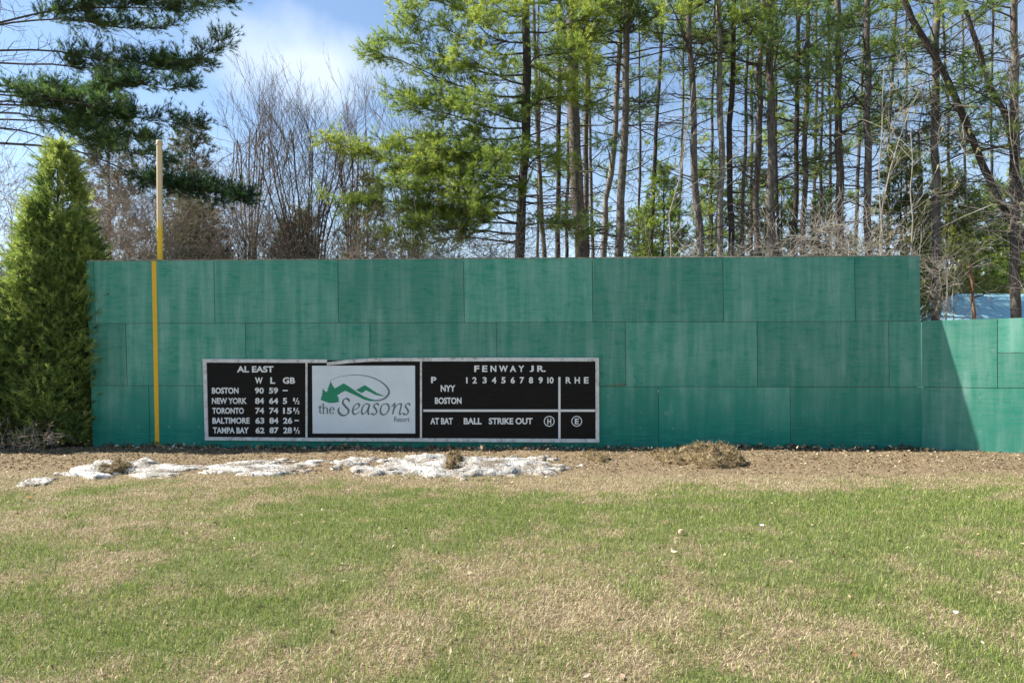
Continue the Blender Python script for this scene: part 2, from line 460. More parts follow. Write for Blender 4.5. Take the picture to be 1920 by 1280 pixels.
def green_paint(name, z0, z1):
    m = MT(name, 0.72, 0.22)
    oi = m.n('ShaderNodeObjectInfo')
    off = m.n('ShaderNodeCombineXYZ')
    for i, k_ in enumerate((37.0, 0.0, 91.0)): m.L(m.math('MULTIPLY', oi.outputs['Random'], k_), off.inputs[i])
    vw = m.coord('Object', (1, 1, 1))                          # position on the wall
    vp = m.coord('Object', (1, 1, 1), off.outputs[0])          # shifted sheet by sheet
    grain = m.noise(m.coord('Object', (1.1, 1, 26), off.outputs[0]), 1.6, 6, 0.68, 0.8)
    fine = m.noise(m.coord('Object', (3.5, 1, 95), off.outputs[0]), 1.5, 4, 0.65, 0.4)
    streak = m.noise(m.coord('Object', (3.6, 1, 0.35)), 1.3, 5, 0.62, 0.25)
    blot = m.noise(vp, 1.3, 5, 0.6, 0.4)
    sepz = m.n('ShaderNodeSeparateXYZ'); m.L(vw, sepz.inputs[0])
    zn = m.math('ADD', sepz.outputs[2], m.math('MULTIPLY', m.math('SUBTRACT', blot, 0.5), 0.9))
    fade = m.rng(zn, z0, z1, 0.0, 1.0)                     # paint bleached higher up, fresh near the ground
    chalk = m.math('MULTIPLY', m.rng(streak, 0.42, 0.72, 0, 1), m.rng(blot, 0.3, 0.62, 0.25, 1.0))
    chalk = m.math('MULTIPLY', chalk, m.math('ADD', m.math('MULTIPLY', fade, 0.85), 0.12))
    c = m.mix(fade, (0.010, 0.172, 0.128), (0.090, 0.282, 0.202))
    c = m.mix(m.rng(grain, 0.48, 0.64, 0, 0.85), c, (0.018, 0.25, 0.17))
    smear = m.noise(m.coord('Object', (1.7, 1, 4.5), off.outputs[0]), 1.6, 5, 0.7, 0.5)
    c = m.mix(m.rng(smear, 0.52, 0.64, 0, 0.8), c, (0.022, 0.225, 0.155))
    c = m.mix(m.math('MULTIPLY', chalk, 0.85), c, (0.25, 0.44, 0.365))
    sheet = m.rng(oi.outputs['Random'], 0, 1, 0.82, 1.16)
    c = m.mix(1.0, c, sheet, 'MULTIPLY')
    crack = m.rng(fine, 0.30, 0.37, 1, 0)
    crackm = m.math('MULTIPLY', crack, m.rng(m.noise(vp, 2.2, 3, 0.5), 0.46, 0.62, 0, 0.9))
    c = m.mix(crackm, c, (0.012, 0.07, 0.05))
    vor = m.n('ShaderNodeTexVoronoi'); m.L(m.coord('Object', (1.5, 1, 1.7), off.outputs[0]), vor.inputs['Vector']); vor.inputs['Scale'].default_value = 1.0
    knot = m.rng(vor.outputs['Distance'], 0.03, 0.08, 0.8, 0)
    c = m.mix(knot, c, (0.16, 0.29, 0.22))
    fx_ = m.math('SUBTRACT', m.math('FRACT', m.math('DIVIDE', sepz.outputs[0], 0.61)), 0.5)
    fz_ = m.math('SUBTRACT', m.math('FRACT', m.math('DIVIDE', sepz.outputs[2], 0.305)), 0.5)
    dot_ = m.math('SQRT', m.math('ADD', m.math('POWER', m.math('MULTIPLY', fx_, 0.61), 2.0), m.math('POWER', m.math('MULTIPLY', fz_, 0.305), 2.0)))
    dot_ = m.math('MULTIPLY', m.rng(dot_, 0.014, 0.026, 0.6, 0), m.rng(m.noise(vp, 2.6, 2, 0.5), 0.48, 0.6, 0, 1))
    c = m.mix(dot_, c, (0.20, 0.33, 0.26))
    nail = m.n('ShaderNodeTexVoronoi'); m.L(m.coord('Object', (5, 1, 4.2), off.outputs[0]), nail.inputs['Vector'])
    c = m.mix(m.rng(nail.outputs['Distance'], 0.022, 0.04, 0.55, 0), c, (0.05, 0.06, 0.045))
    m.color(c)
    hh = m.math('ADD', m.math('MULTIPLY', grain, 0.5), m.math('MULTIPLY', fine, 0.5))
    m.bump(hh, 0.35, 0.006)
    return m.m
M['paint'] = green_paint('weathered_green_paint', 0.35, 1.75)
M['paint_low'] = green_paint('sun_bleached_green_paint', -1.6, 1.6)
m = MT('raw_framing_timber', 0.9, 0.1)
m.color(m.ramp(m.noise(m.coord('Object', (2, 2, 14)), 2, 4), [(0.3, (0.10, 0.07, 0.045)), (0.7, (0.24, 0.17, 0.11))]))
M['timber'] = m.m
m = MT('weathered_top_edge', 0.85, 0.1)
m.color(m.ramp(m.noise(m.coord('Object', (3, 3, 3)), 6, 4), [(0.35, (0.16, 0.16, 0.12)), (0.65, (0.42, 0.38, 0.30))]))
M['edge'] = m.m
m = MT('yellow_paint', 0.5, 0.35)
nn = m.noise(m.coord('Object', (14, 14, 3)), 2.5, 5, 0.65)
c = m.mix(m.rng(nn, 0.62, 0.72, 0, 0.7), (0.80, 0.44, 0.015), (0.42, 0.20, 0.01))
sz = m.n('ShaderNodeSeparateXYZ'); m.L(m.coord('Object'), sz.inputs[0])
chip = m.math('MULTIPLY', m.rng(m.noise(m.coord('Object', (30, 1, 14)), 1.5, 4, 0.7), 0.56, 0.6, 0, 1), m.rng(sz.outputs[2], 0.4, 1.1, 1, 0))
c = m.mix(chip, c, (0.12, 0.075, 0.03))
m.color(c)
M['yellow'] = m.m

def quadbox(S, quad, y0, y1, jit=0.0):
    """quad: four (u, z) corners ccw seen from the front; extruded from local y0 (front) to y1 (back)"""
    fr = [(u, y0 + random.uniform(-jit, jit), z) for (u, z) in quad]
    bk = [(u, y1, z) for (u, z) in quad]
    V = fr + bk
    Q = [(0, 1, 2, 3), (7, 6, 5, 4), (1, 0, 4, 5), (2, 1, 5, 6), (3, 2, 6, 7), (0, 3, 7, 4)]
    S.add(V, quads=Q)

wall = empty('ballpark_wall', O1, TH, 'tall green plywood wall with three rows of weathered sheets, yellow stripe painted at its left', 'wall')
GAP = 0.5   # half a seam in photo pixels
LEFTX = {490: 163.0, 606.5: 168.0, 722.7: 171.0, 839: 174.0}
def rowy(i, px):      # the four horizontal lines of the wall at photo column px
    t = (px - 168) / (1727 - 168)
    L_ = (490, 606.5, 722.7, 842)[i]; R_ = (480.5, 602, 725.5, 850)[i]
    return L_ + (R_ - L_) * t
ROWS = [[163, 177, 402, 634, 870, 1111, 1356, 1603, 1725], [168, 237, 461, 694, 932, 1173, 1420, 1667, 1727.5], [172.5, 280, 515, 752, 992, 1235, 1482, 1729]]
for r, xs in enumerate(ROWS):
    for i in range(len(xs) - 1):
        a, b = xs[i], xs[i + 1]
        ga = 0 if i == 0 else GAP
        gb = 0 if i == len(xs) - 2 else GAP
        ym = (rowy(r, a) + rowy(r + 1, a)) / 2
        cs = []
        for (px, g, yi) in ((a, ga, r + 1), (b, -gb, r + 1), (b, -gb, r), (a, ga, r)):
            y = rowy(yi, px) + (GAP * 0.8 if yi == r and r > 0 else (-GAP * 0.8 if yi == r + 1 and r < 2 else 0))
            cs.append(wuv(lean_px(px, y, ym) + g, y))
        S = Soup(); quadbox(S, cs, 0.0, 0.019, 0.003)
        S.build('plywood_sheet', M['paint'], wall, smooth=False)
# timber framing behind the sheets (closes the seams) and the weathered top edge
def wq(x0, y0, x1, y1): return [wuv(x0, y1), wuv(x1, y1), wuv(x1, y0), wuv(x0, y0)]
S = Soup()
for i in range(4):
    for (a, b) in ((176, 950), (950.1, 1722)):
        ya = rowy(i, a); yb = rowy(i, b)
        dy = (4, 10) if i == 0 else ((-10, 2) if i == 3 else (-6, 6))
        quadbox(S, [wuv(a, ya + dy[1]), wuv(b, yb + dy[1]), wuv(b, yb + dy[0]), wuv(a, ya + dy[0])], 0.0225, 0.06)
S.build('rail', M['timber'], wall, smooth=False)
S = Soup()
for r, xs in enumerate(ROWS):
    for px in xs[1:-1]:
        quadbox(S, wq(px - 4, rowy(r, px) + 11, px + 4, rowy(r + 1, px) - 8), 0.024, 0.06)
S.build('stud', M['timber'], wall, smooth=False)
S = Soup()
for (a, b) in zip([163, 480, 800, 1120, 1440], [479.5, 799.5, 1119.5, 1439.5, 1725]):
    quadbox(S, [wuv(a, rowy(0, a) - 0.35), wuv(b, rowy(0, b) - 0.35), wuv(b, rowy(0, b) - 2.1), wuv(a, rowy(0, a) - 2.1)], -0.004, 0.05, 0.003)
S.build('top_cap', M['edge'], wall, smooth=False)
S = Soup()
quadbox(S, [wuv(291.2, 838), wuv(299.0, 838), wuv(293, 489.5), wuv(284.6, 489.5)], -0.006, -0.0032)
S.build('yellow_stripe', M['yellow'], wall, smooth=False)
S = Soup()   # torn brown strip where a sheet has lifted
quadbox(S, [wuv(1127, 723.4), wuv(1173, 720.8), wuv(1173, 718.9), wuv(1150, 721.4), wuv(1127, 722.3)][:4], -0.012, -0.004)
S.build('torn_edge', M['snag'], wall, smooth=False)

# lower wall, turned towards the field, in the sun
A2 = math.radians(-33.0)
cX, cY = wallray(1727.9)
low_wall = empty('low_wall', (cX + 0.004, cY + 0.002, 0.0), A2, 'lower light green plywood wall joined to the right end of the tall wall', 'wall')
def w2(px, py):
    r = (px - 960) / F
    t = math.tan(A2)
    Y = (cY - t * cX) / (1 - t * r)
    X = r * Y
    return (math.hypot(X - cX, Y - cY) * (1 if X >= cX else -1), EYE + (HY - py) / F * Y)
z2 = (0.02, w2(1728, 725.5)[1], w2(1728, 601.5)[1])
uu = [0.0, w2(1870, 650)[0], w2(1870, 650)[0] + 2.44, w2(1870, 650)[0] + 4.88]
ub = [0.0, 2.44, 4.88, uu[3]]
g_ = 0.005
for i in range(3):
    if i == 1:
        zm = z2[1] + 0.62
        for (za, zb) in ((z2[1] + g_, zm - g_), (zm + g_, z2[2])):
            S = Soup(); quadbox(S, [(uu[i] + g_, za), (uu[i + 1] - g_, za), (uu[i + 1] - g_, zb), (uu[i] + g_, zb)], 0, 0.019, 0.003); S.build('plywood_sheet', M['paint_low'], low_wall, smooth=False)
    else:
        S = Soup(); quadbox(S, [(uu[i] + g_, z2[1] + g_), (uu[i + 1] - g_, z2[1] + g_), (uu[i + 1] - g_, z2[2]), (uu[i] + g_, z2[2])], 0, 0.019, 0.003); S.build('plywood_sheet', M['paint_low'], low_wall, smooth=False)
    if ub[i + 1] - ub[i] > 0.1:
        S = Soup(); quadbox(S, [(ub[i] + g_, z2[0] - 0.1), (ub[i + 1] - g_, z2[0] - 0.1), (ub[i + 1] - g_, z2[1] - g_), (ub[i] + g_, z2[1] - g_)], 0, 0.019, 0.003); S.build('plywood_sheet', M['paint_low'], low_wall, smooth=False)
S = Soup()
for z in (0.1, z2[1], z2[2] - 0.06): quadbox(S, [(0.03, z - 0.05), (uu[3], z - 0.05), (uu[3], z + 0.04), (0.03, z + 0.04)], 0.0225, 0.06)
S.build('rail', M['timber'], low_wall, smooth=False)
S = Soup()
for u_ in uu[1:3]: quadbox(S, [(u_ - 0.04, z2[1] + 0.06), (u_ + 0.04, z2[1] + 0.06), (u_ + 0.04, z2[2] - 0.12), (u_ - 0.04, z2[2] - 0.12)], 0.024, 0.06)
for u_ in ub[1:2]: quadbox(S, [(u_ - 0.04, 0.16), (u_ + 0.04, 0.16), (u_ + 0.04, z2[1] - 0.06), (u_ - 0.04, z2[1] - 0.06)], 0.024, 0.06)
S.build('stud', M['timber'], low_wall, smooth=False)
# pale wooden lath showing at the foot of the joint between the walls
S = Soup(); quadbox(S, [(-0.010, 0.10), (0.003, 0.10), (0.003, 0.70), (-0.010, 0.70)], 0.0, 0.014)
S.build('joint_lath', M['edge'], low_wall, smooth=False)

S = Soup(); quadbox(S, [(-0.07, 0.0), (0.025, 0.0), (0.025, 2.46), (-0.07, 2.46)], 0.065, 0.15); S.build('joint_light_block', M['paint_low'], low_wall, smooth=False)  # added behind the joint to stop light leaking through the gap
# foul pole behind the wall
pb = wuv(296, 600)[0]
pX, pY = wallray(294.5)
pole = empty('foul_pole', (pX, pY + 0.16, 0.0), 0, 'slim upright pole behind the wall, yellow low down and faded tan on top', 'pole')
m = MT('faded_yellow_pole', 0.45, 0.4)
szz = m.n('ShaderNodeSeparateXYZ'); m.L(m.coord('Object'), szz.inputs[0])
nn = m.noise(m.coord('Object', (6, 6, 1.2)), 2, 4)
f = m.rng(m.math('ADD', szz.outputs[2], m.math('MULTIPLY', nn, 0.25)), 4.45, 4.7, 0, 1)
m.color(m.mix(f, (0.80, 0.50, 0.02), (0.66, 0.50, 0.29)))
M['polepaint'] = m.m
zt = EYE + (HY - 264) / F * (pY + 0.16)
S = Soup(); S.tubes([[0, 0, -0.2], [-0.002, 0, 2], [-0.02, 0, 4], [-0.03, 0, zt - 0.08]], [0.054] * 4, 16)
S.build('shaft', M['polepaint'], pole)
S = Soup(); S.tubes([[-0.03, 0, zt - 0.085], [-0.03, 0, zt - 0.015], [-0.03, 0, zt], [-0.03, 0, zt + 0.001]], [0.063, 0.063, 0.054, 0.001], 16)
m = MT('tan_cap', 0.5, 0.3); m.color((0.60, 0.45, 0.26)); S.build('cap', m.m, pole)

# ------------------------------------------------------------------ scoreboard (hangs on the wall)
def matte(name, col, rough=0.6, vary=0.12, spec=0.25):
    m = MT(name, rough, spec)
    nn = m.noise(m.coord('Object', (1, 1, 1)), 2.2, 5, 0.6)
    m.color(m.mix(m.rng(nn, 0.35, 0.65, 0, 1), tuple(x * (1 - vary) for x in col), tuple(min(1, x * (1 + vary)) for x in col)))
    return m.m
m = MT('black_vinyl', 0.5, 0.12)
n_ = m.noise(m.coord('Object', (0.9, 1, 16)), 2.0, 5, 0.65); 
m.color(m.ramp(n_, [(0.35, (0.006, 0.0055, 0.0055)), (0.62, (0.013, 0.0105, 0.009))]))
m.bump(m.noise(m.coord('Object', (0.7, 1, 2.0)), 1.6, 3), 0.5, 0.05)
M['black'] = m.m
m = MT('weathered_white_trim', 0.6, 0.25)
n_ = m.noise(m.coord('Object', (7, 7, 7)), 1.4, 6, 0.7)
c = m.ramp(n_, [(0.30, (0.26, 0.25, 0.23)), (0.45, (0.58, 0.57, 0.54)), (0.7, (0.76, 0.76, 0.74))])
m.color(c); M['trim'] = m.m
M['letter'] = matte('white_letters', (0.74, 0.73, 0.70), 0.6, 0.08)
M['logo_white'] = matte('white_sign_face', (0.66, 0.71, 0.73), 0.45, 0.05)
M['logo_grey'] = matte('slate_grey_print', (0.125, 0.175, 0.18), 0.5, 0.06)
M['logo_green'] = matte('green_print', (0.022, 0.24, 0.125), 0.5, 0.06)

sb_o = wuv(386, 826)
def W3(u, y, z): return O1 + U1 * u - N1 * y + np.array([0, 0, z])
sb = empty('scoreboard', W3(sb_o[0], -0.01, sb_o[1]), TH, 'long black scoreboard with white lettering and white trim fixed low on the wall', 'scoreboard')
def sl(px, py):
    u, z = wuv(px, py); return (u - sb_o[0], z - sb_o[1])
def strip(S, pts, y0, y1):
    quadbox(S, [sl(*p) for p in pts], y0, y1)
for (x0, x1, nm) in ((387.5, 575.2, 'standings_panel'), (575.9, 789.4, 'backing_panel'), (790.1, 1118.5, 'game_panel')):
    S = Soup(); strip(S, [(x0 + (1.6 if x0 < 400 else 0), 820 + (x0 - 387) / 733 * 4), (x1, 820 + (x1 - 387) / 733 * 4), (x1, 676 - (x1 - 387) / 733 * 2), (x0, 676 - (x0 - 387) / 733 * 2)], -0.012, 0.004)
    p = S.build(nm, M['black'], sb, smooth=False)
    if nm == 'standings_panel': P_L = p
    elif nm == 'backing_panel': P_M = p
    else: P_R = p
TR = [[(382, 679.4), (614, 680.2), (614.3, 673.6), (381.5, 672.8)],                      # top left piece
      [(614.5, 685.3), (655, 680.5), (654, 674.2), (614.0, 679.2)],                      # sprung piece, bent down at its end
      [(655, 680.5), (700, 677.7), (700, 671.3), (654, 674.2)],
      [(700, 677.7), (747, 677.3), (747, 670.9), (700, 671.3)],
      [(747.5, 677.3), (879, 677.2), (879, 670.3), (747.5, 670.9)],
      [(879.5, 677.2), (1116, 677.4), (1122.5, 670.4), (879.5, 670.2)],
      [(386, 824.6), (555, 826), (553, 819.8), (392, 818.4)], [(555.5, 826), (817, 827.3), (817, 821), (554, 819.8)],
      [(817.5, 827.3), (1123.2, 829), (1116.5, 822.2), (817.5, 820.8)],
      [(386, 824.6), (392, 818.4), (388.8, 679.6), (382, 679.6)], [(1116.6, 822.0), (1123.4, 828.8), (1122.8, 670.6), (1116.2, 677.6)]]
for k, t in enumerate(TR):
    S = Soup(); strip(S, t, -0.034 - 0.002 * (k % 3), -0.006); S.build('trim_strip', M['trim'], sb, smooth=False)
for t in ([(573.8, 819.4), (577.4, 819.4), (577.4, 679.8), (573.8, 679.8)], [(788, 820.6), (791.6, 820.6), (791.6, 677.6), (788, 677.6)]):
    S = Soup(); strip(S, t, -0.024, -0.0125); S.build('divider', M['trim'], sb, smooth=False)
for t in ([(1046.8, 821), (1050.9, 821), (1050.9, 706.4), (1046.8, 706.4)], [(794, 771.5), (1046.6, 771.5), (1046.6, 767.2), (794, 767.2)], [(1051.1, 771.5), (1116, 771.5), (1116, 767.2), (1051.1, 767.2)]):
    S = Soup(); strip(S, t, -0.0155, -0.0125); S.build('divider', M['letter'], sb, smooth=False)

def text_mesh(txt, bold=0.018, spacing=1.0):
    cu = bpy.data.curves.new('lettering', 'FONT')
    cu.body = txt; cu.offset = bold; cu.space_character = spacing; cu.resolution_u = 4
    o = bpy.data.objects.new('lettering', cu); COL.objects.link(o)
    bpy.context.view_layer.update()
    me = bpy.data.meshes.new_from_object(o.evaluated_get(bpy.context.evaluated_depsgraph_get()))
    bpy.data.objects.remove(o); bpy.data.curves.remove(cu)
    V = np.array([v.co[:] for v in me.vertices]); T = []
    me.calc_loop_triangles()
    T = np.array([t.vertices[:] for t in me.loop_triangles])
    bpy.data.meshes.remove(me)
    return V, T
def put_text(S, txt, x0, x1, y0, y1, ydep, bold=0.034, spacing=1.0):
    V, T = text_mesh(txt, bold, spacing)
    lo = V.min(0); hi = V.max(0)
    px = x0 + (V[:, 0] - lo[0]) / (hi[0] - lo[0]) * (x1 - x0)
    py = y1 + (V[:, 1] - lo[1]) / (hi[1] - lo[1]) * (y0 - y1)
    out = np.array([(a, ydep, b) for (a, b) in (sl(p, q_) for p, q_ in zip(px, py))])
    S.add(out, tris=T)
YD = -0.0145
z6x = lambda v: 360 + v * 0.23958
z6y = lambda v: 640 + v * 0.23958
z7x = lambda v: 760 + v * 0.23958
def bar(S, x0, x1, y0, y1, ydep=YD):
    S.add([(sl(a, b)[0], ydep, sl(a, b)[1]) for (a, b) in ((x0, y1), (x1, y1), (x1, y0), (x0, y0))], quads=[(0, 1, 2, 3)])
S = Soup()
put_text(S, 'AL EAST', z6x(356), z6x(642), z6y(192), z6y(242), YD)
for t, a, b in (('W', 497, 557), ('L', 616, 655), ('GB', 714, 810)): put_text(S, t, z6x(a), z6x(b), z6y(280), z6y(330), YD)
STAND = [('BOSTON', 160, 369, 360, '90', '59', None, None), ('NEW YORK', 160, 433, 440, '84', '64', ('5', 714, 748), (795, 845)),
         ('TORONTO', 163, 410, 517, '74', '74', ('15', 716, 785), (797, 845)), ('BALTIMORE', 164, 455, 594, '63', '84', ('26', 716, 788), None),
         ('TAMPA BAY', 168, 448, 670, '62', '87', ('28', 717, 786), (801, 847))]
for i, (nm, a, b, y, w_, l_, gb, half) in enumerate(STAND):
    y0, y1 = z6y(y), z6y(y + 48)
    put_text(S, nm, z6x(a), z6x(b), y0, y1, YD)
    put_text(S, w_, z6x(496 + i * 1.3), z6x(566 + i * 1.2), y0, y1, YD)
    put_text(S, l_, z6x(606 + i), z6x(677 + i), y0, y1, YD)
    if gb: put_text(S, gb[0], z6x(gb[1]), z6x(gb[2]), y0, y1, YD)
    if half:
        x0_, x1_ = z6x(half[0]), z6x(half[1]); w__ = x1_ - x0_
        put_text(S, '1', x0_, x0_ + w__ * 0.28, y0, y0 + 6.6, YD, 0.03)
        put_text(S, '2', x0_ + w__ * 0.60, x1_, y0 + 5.2, y1 + 0.2, YD, 0.03)
        S.add([(sl(p, q_)[0], YD, sl(p, q_)[1]) for (p, q_) in ((x0_ + w__ * .22, y1), (x0_ + w__ * .36, y1), (x0_ + w__ * .80, y0), (x0_ + w__ * .66, y0))], quads=[(0, 1, 2, 3)])
bar(S, z6x(713), z6x(753), z6y(378), z6y(388)); bar(S, z6x(805), z6x(840), z6y(612), z6y(622))
S.build('lettering', M['letter'], P_L, smooth=False)
S = Soup()
for t, a, b in (('F', 540, 580), ('E', 602, 643), ('N', 667, 713), ('W', 733, 803), ('A', 818, 868), ('Y', 884, 931), ('J', 972, 1005), ('R.', 1032, 1098)):
    put_text(S, t, z7x(a), z7x(b), z6y(188), z6y(238), YD)
put_text(S, 'P', z7x(203), z7x(244), z6y(276), z6y(326), YD)
bar(S, z7x(477), z7x(488), z6y(280), z6y(328))
for t, a, b in (('2', 526, 560), ('3', 605, 638), ('4', 677, 713), ('5', 752, 785), ('6', 825, 858), ('7', 896, 930), ('8', 967, 1000), ('9', 1043, 1076), ('0', 1128, 1160), ('R', 1255, 1297), ('H', 1324, 1366), ('E', 1397, 1434)):
    put_text(S, t, z7x(a), z7x(b), z6y(278), z6y(328), YD)
bar(S, z7x(1111), z7x(1121), z6y(280), z6y(328))
put_text(S, 'NYY', z7x(278), z7x(393), z6y(341), z6y(392), YD)
put_text(S, 'BOSTON', z7x(233), z7x(441), z6y(437), z6y(488), YD)
for t, a, b in (('AT BAT', 197, 373), ('BALL', 458, 598), ('STRIKE OUT', 654, 996)): put_text(S, t, z7x(a), z7x(b), z6y(596), z6y(647), YD)
for cx, t in ((1126, 'H'), (1341, 'E')):
    put_text(S, t, z7x(cx - 15), z7x(cx + 16), z6y(601), z6y(647), YD)
    th = np.linspace(0, 2 * math.pi, 41)
    ro, ri = 42 * 0.23958, 35 * 0.23958
    V = []
    for a in th[:-1]:
        for r in (ro, ri):
            p = sl(z7x(cx) + r * math.cos(a), z6y(623) + r * math.sin(a)); V.append((p[0], YD, p[1]))
    S.add(V, quads=[(2 * i, 2 * ((i + 1) % 40), 2 * ((i + 1) % 40) + 1, 2 * i + 1) for i in range(40)])
S.build('lettering', M['letter'], P_R, smooth=False)

# the logo plate in the middle
S = Soup(); strip(S, [(587, 812), (779, 812), (778.6, 685.2), (586, 685.4)], -0.018, -0.0125)
plate = S.build('logo_panel', M['logo_white'], sb, smooth=False)
YL = -0.0205
z8 = lambda x, y: (570 + x / 8.0, 670 + y / 8.0)
def poly(S, pts, ydep=YL):
    P = [sl(*z8(*p)) for p in pts]
    tr = tessellate_polygon([[Vector((a, b, 0)) for a, b in P]])
    S.add([(a, ydep, b) for a, b in P], tris=[tuple(t) for t in tr])
def crom(pts, n=10):
    P = np.asarray(pts, float)
    P = np.vstack([2 * P[0] - P[1], P, 2 * P[-1] - P[-2]])
    out = []
    for i in range(1, len(P) - 2):
        p0, p1, p2, p3 = P[i - 1:i + 3]
        for t in np.linspace(0, 1, n, endpoint=False):
            out.append(0.5 * (2 * p1 + (p2 - p0) * t + (2 * p0 - 5 * p1 + 4 * p2 - p3) * t * t + (3 * p1 - p0 - 3 * p2 + p3) * t ** 3))
    out.append(P[-2])
    return np.array(out)
LAYER = [0]
def stroke(S, pts, thick=26, thin=8, nib=-35, widths=None):
    C = crom(pts, 9)
    T = np.gradient(C, axis=0); T /= np.maximum(np.linalg.norm(T, axis=1, keepdims=True), 1e-6)
    if widths is None:
        ang = np.arctan2(T[:, 1], T[:, 0]); w_ = thin + (thick - thin) * np.abs(np.sin(ang - math.radians(nib)))
        e = np.minimum(np.linspace(0, 1, len(C)) * 9, np.linspace(1, 0, len(C)) * 9); w_ = w_ * np.clip(0.45 + e, 0, 1)
    else: w_ = np.interp(np.linspace(0, 1, len(C)), np.linspace(0, 1, len(widths)), widths)
    N_ = np.stack([-T[:, 1], T[:, 0]], 1)
    LAYER[0] += 1
    yd = YL - 0.00025 * (LAYER[0] % 6)
    A = C + N_ * w_[:, None] / 2; B = C - N_ * w_[:, None] / 2
    V = []
    for a, b in zip(A, B):
        for p in (a, b):
            q_ = sl(*z8(*p)); V.append((q_[0], yd, q_[1]))
    S.add(V, quads=[(2 * i, 2 * i + 1, 2 * i + 3, 2 * i + 2) for i in range(len(C) - 1)])
S = Soup()
poly(S, [(405, 345), (418, 385), (432, 405), (430, 412), (446, 432), (468, 464), (603, 385), (700, 447), (800, 517), (900, 578), (980, 613), (1060, 633), (1060, 655), (980, 650), (900, 626), (800, 577), (700, 530), (625, 497), (560, 530), (498, 572), (515, 585), (537, 600), (512, 602), (540, 628), (512, 632), (545, 656), (515, 668), (450, 680), (380, 678), (325, 660), (250, 630), (275, 603), (255, 602), (285, 562), (268, 560), (292, 518), (275, 517), (288, 485), (292, 455), (302, 482), (318, 500), (345, 518), (372, 472), (354, 468), (388, 428), (374, 430), (396, 388)])
poly(S, [(785, 487), (918, 412), (1000, 465), (1100, 530), (1170, 560), (1232, 572), (1170, 577), (1080, 560), (1000, 520), (935, 490), (875, 533)])
S.build('mountain_emblem', M['logo_green'], plate, smooth=False)
S = Soup()
stroke(S, [(408, 336), (550, 286), (700, 265), (820, 263), (950, 278), (1080, 320), (1190, 385), (1260, 460), (1280, 525), (1240, 592), (1180, 627), (1120, 642), (1062, 644)], widths=[4, 6, 8, 10, 12, 15, 19, 24, 28, 27, 22, 20, 21])
S.build('swoosh', M['logo_grey'], plate, smooth=False)
S = Soup()
stroke(S, [(684, 668), (676, 632), (640, 614), (600, 634), (590, 680), (625, 730), (668, 775), (672, 825), (630, 862), (575, 862), (532, 826), (522, 780), (540, 745)], 34, 14, -35)
stroke(S, [(735, 792), (800, 764), (836, 722), (820, 692), (780, 704), (745, 755), (735, 815), (765, 850), (810, 832), (838, 808)], 28, 10)
stroke(S, [(985, 695), (930, 694), (885, 745), (870, 815), (890, 848), (930, 822), (970, 760), (988, 700), (968, 800), (975, 848), (1008, 832)], 28, 10)
stroke(S, [(1122, 722), (1112, 692), (1075, 694), (1054, 730), (1085, 775), (1096, 815), (1070, 850), (1035, 850), (1022, 826)], 28, 11)
stroke(S, [(1225, 690), (1180, 712), (1152, 775), (1160, 835), (1195, 855), (1245, 835), (1278, 770), (1268, 708), (1222, 690)], 28, 11)
stroke(S, [(1318, 738), (1345, 705), (1366, 690), (1355, 760), (1332, 852)], 28, 12)
stroke(S, [(1345, 790), (1385, 728), (1435, 692), (1464, 704), (1452, 765), (1438, 825), (1450, 850), (1482, 828)], 28, 11)
stroke(S, [(1594, 722), (1582, 692), (1548, 694), (1526, 730), (1556, 775), (1568, 815), (1545, 850), (1508, 850), (1492, 826)], 28, 11)
stroke(S, [(250, 712), (247, 770), (248, 822), (272, 836)], 20, 8, 0)
stroke(S, [(212, 752), (240, 744), (282, 742)], 12, 10, 90)
stroke(S, [(278, 702), (296, 696), (297, 770), (297, 838)], 20, 8, 0)
stroke(S, [(297, 770), (320, 750), (346, 752), (356, 785), (356, 838)], 20, 9, 0)
stroke(S, [(276, 838), (318, 838)], widths=[8, 8]); stroke(S, [(338, 838), (378, 838)], widths=[8, 8])
stroke(S, [(396, 786), (430, 784), (456, 780), (446, 752), (422, 746), (398, 770), (394, 806), (412, 834), (438, 834), (460, 818)], 20, 8, 0)
put_text(S, 'Resort', 570 + 1357 / 8, 570 + 1588 / 8, 670 + 885 / 8, 670 + 963 / 8, YL, 0.012)
S.build('lettering', M['logo_grey'], plate, smooth=False)

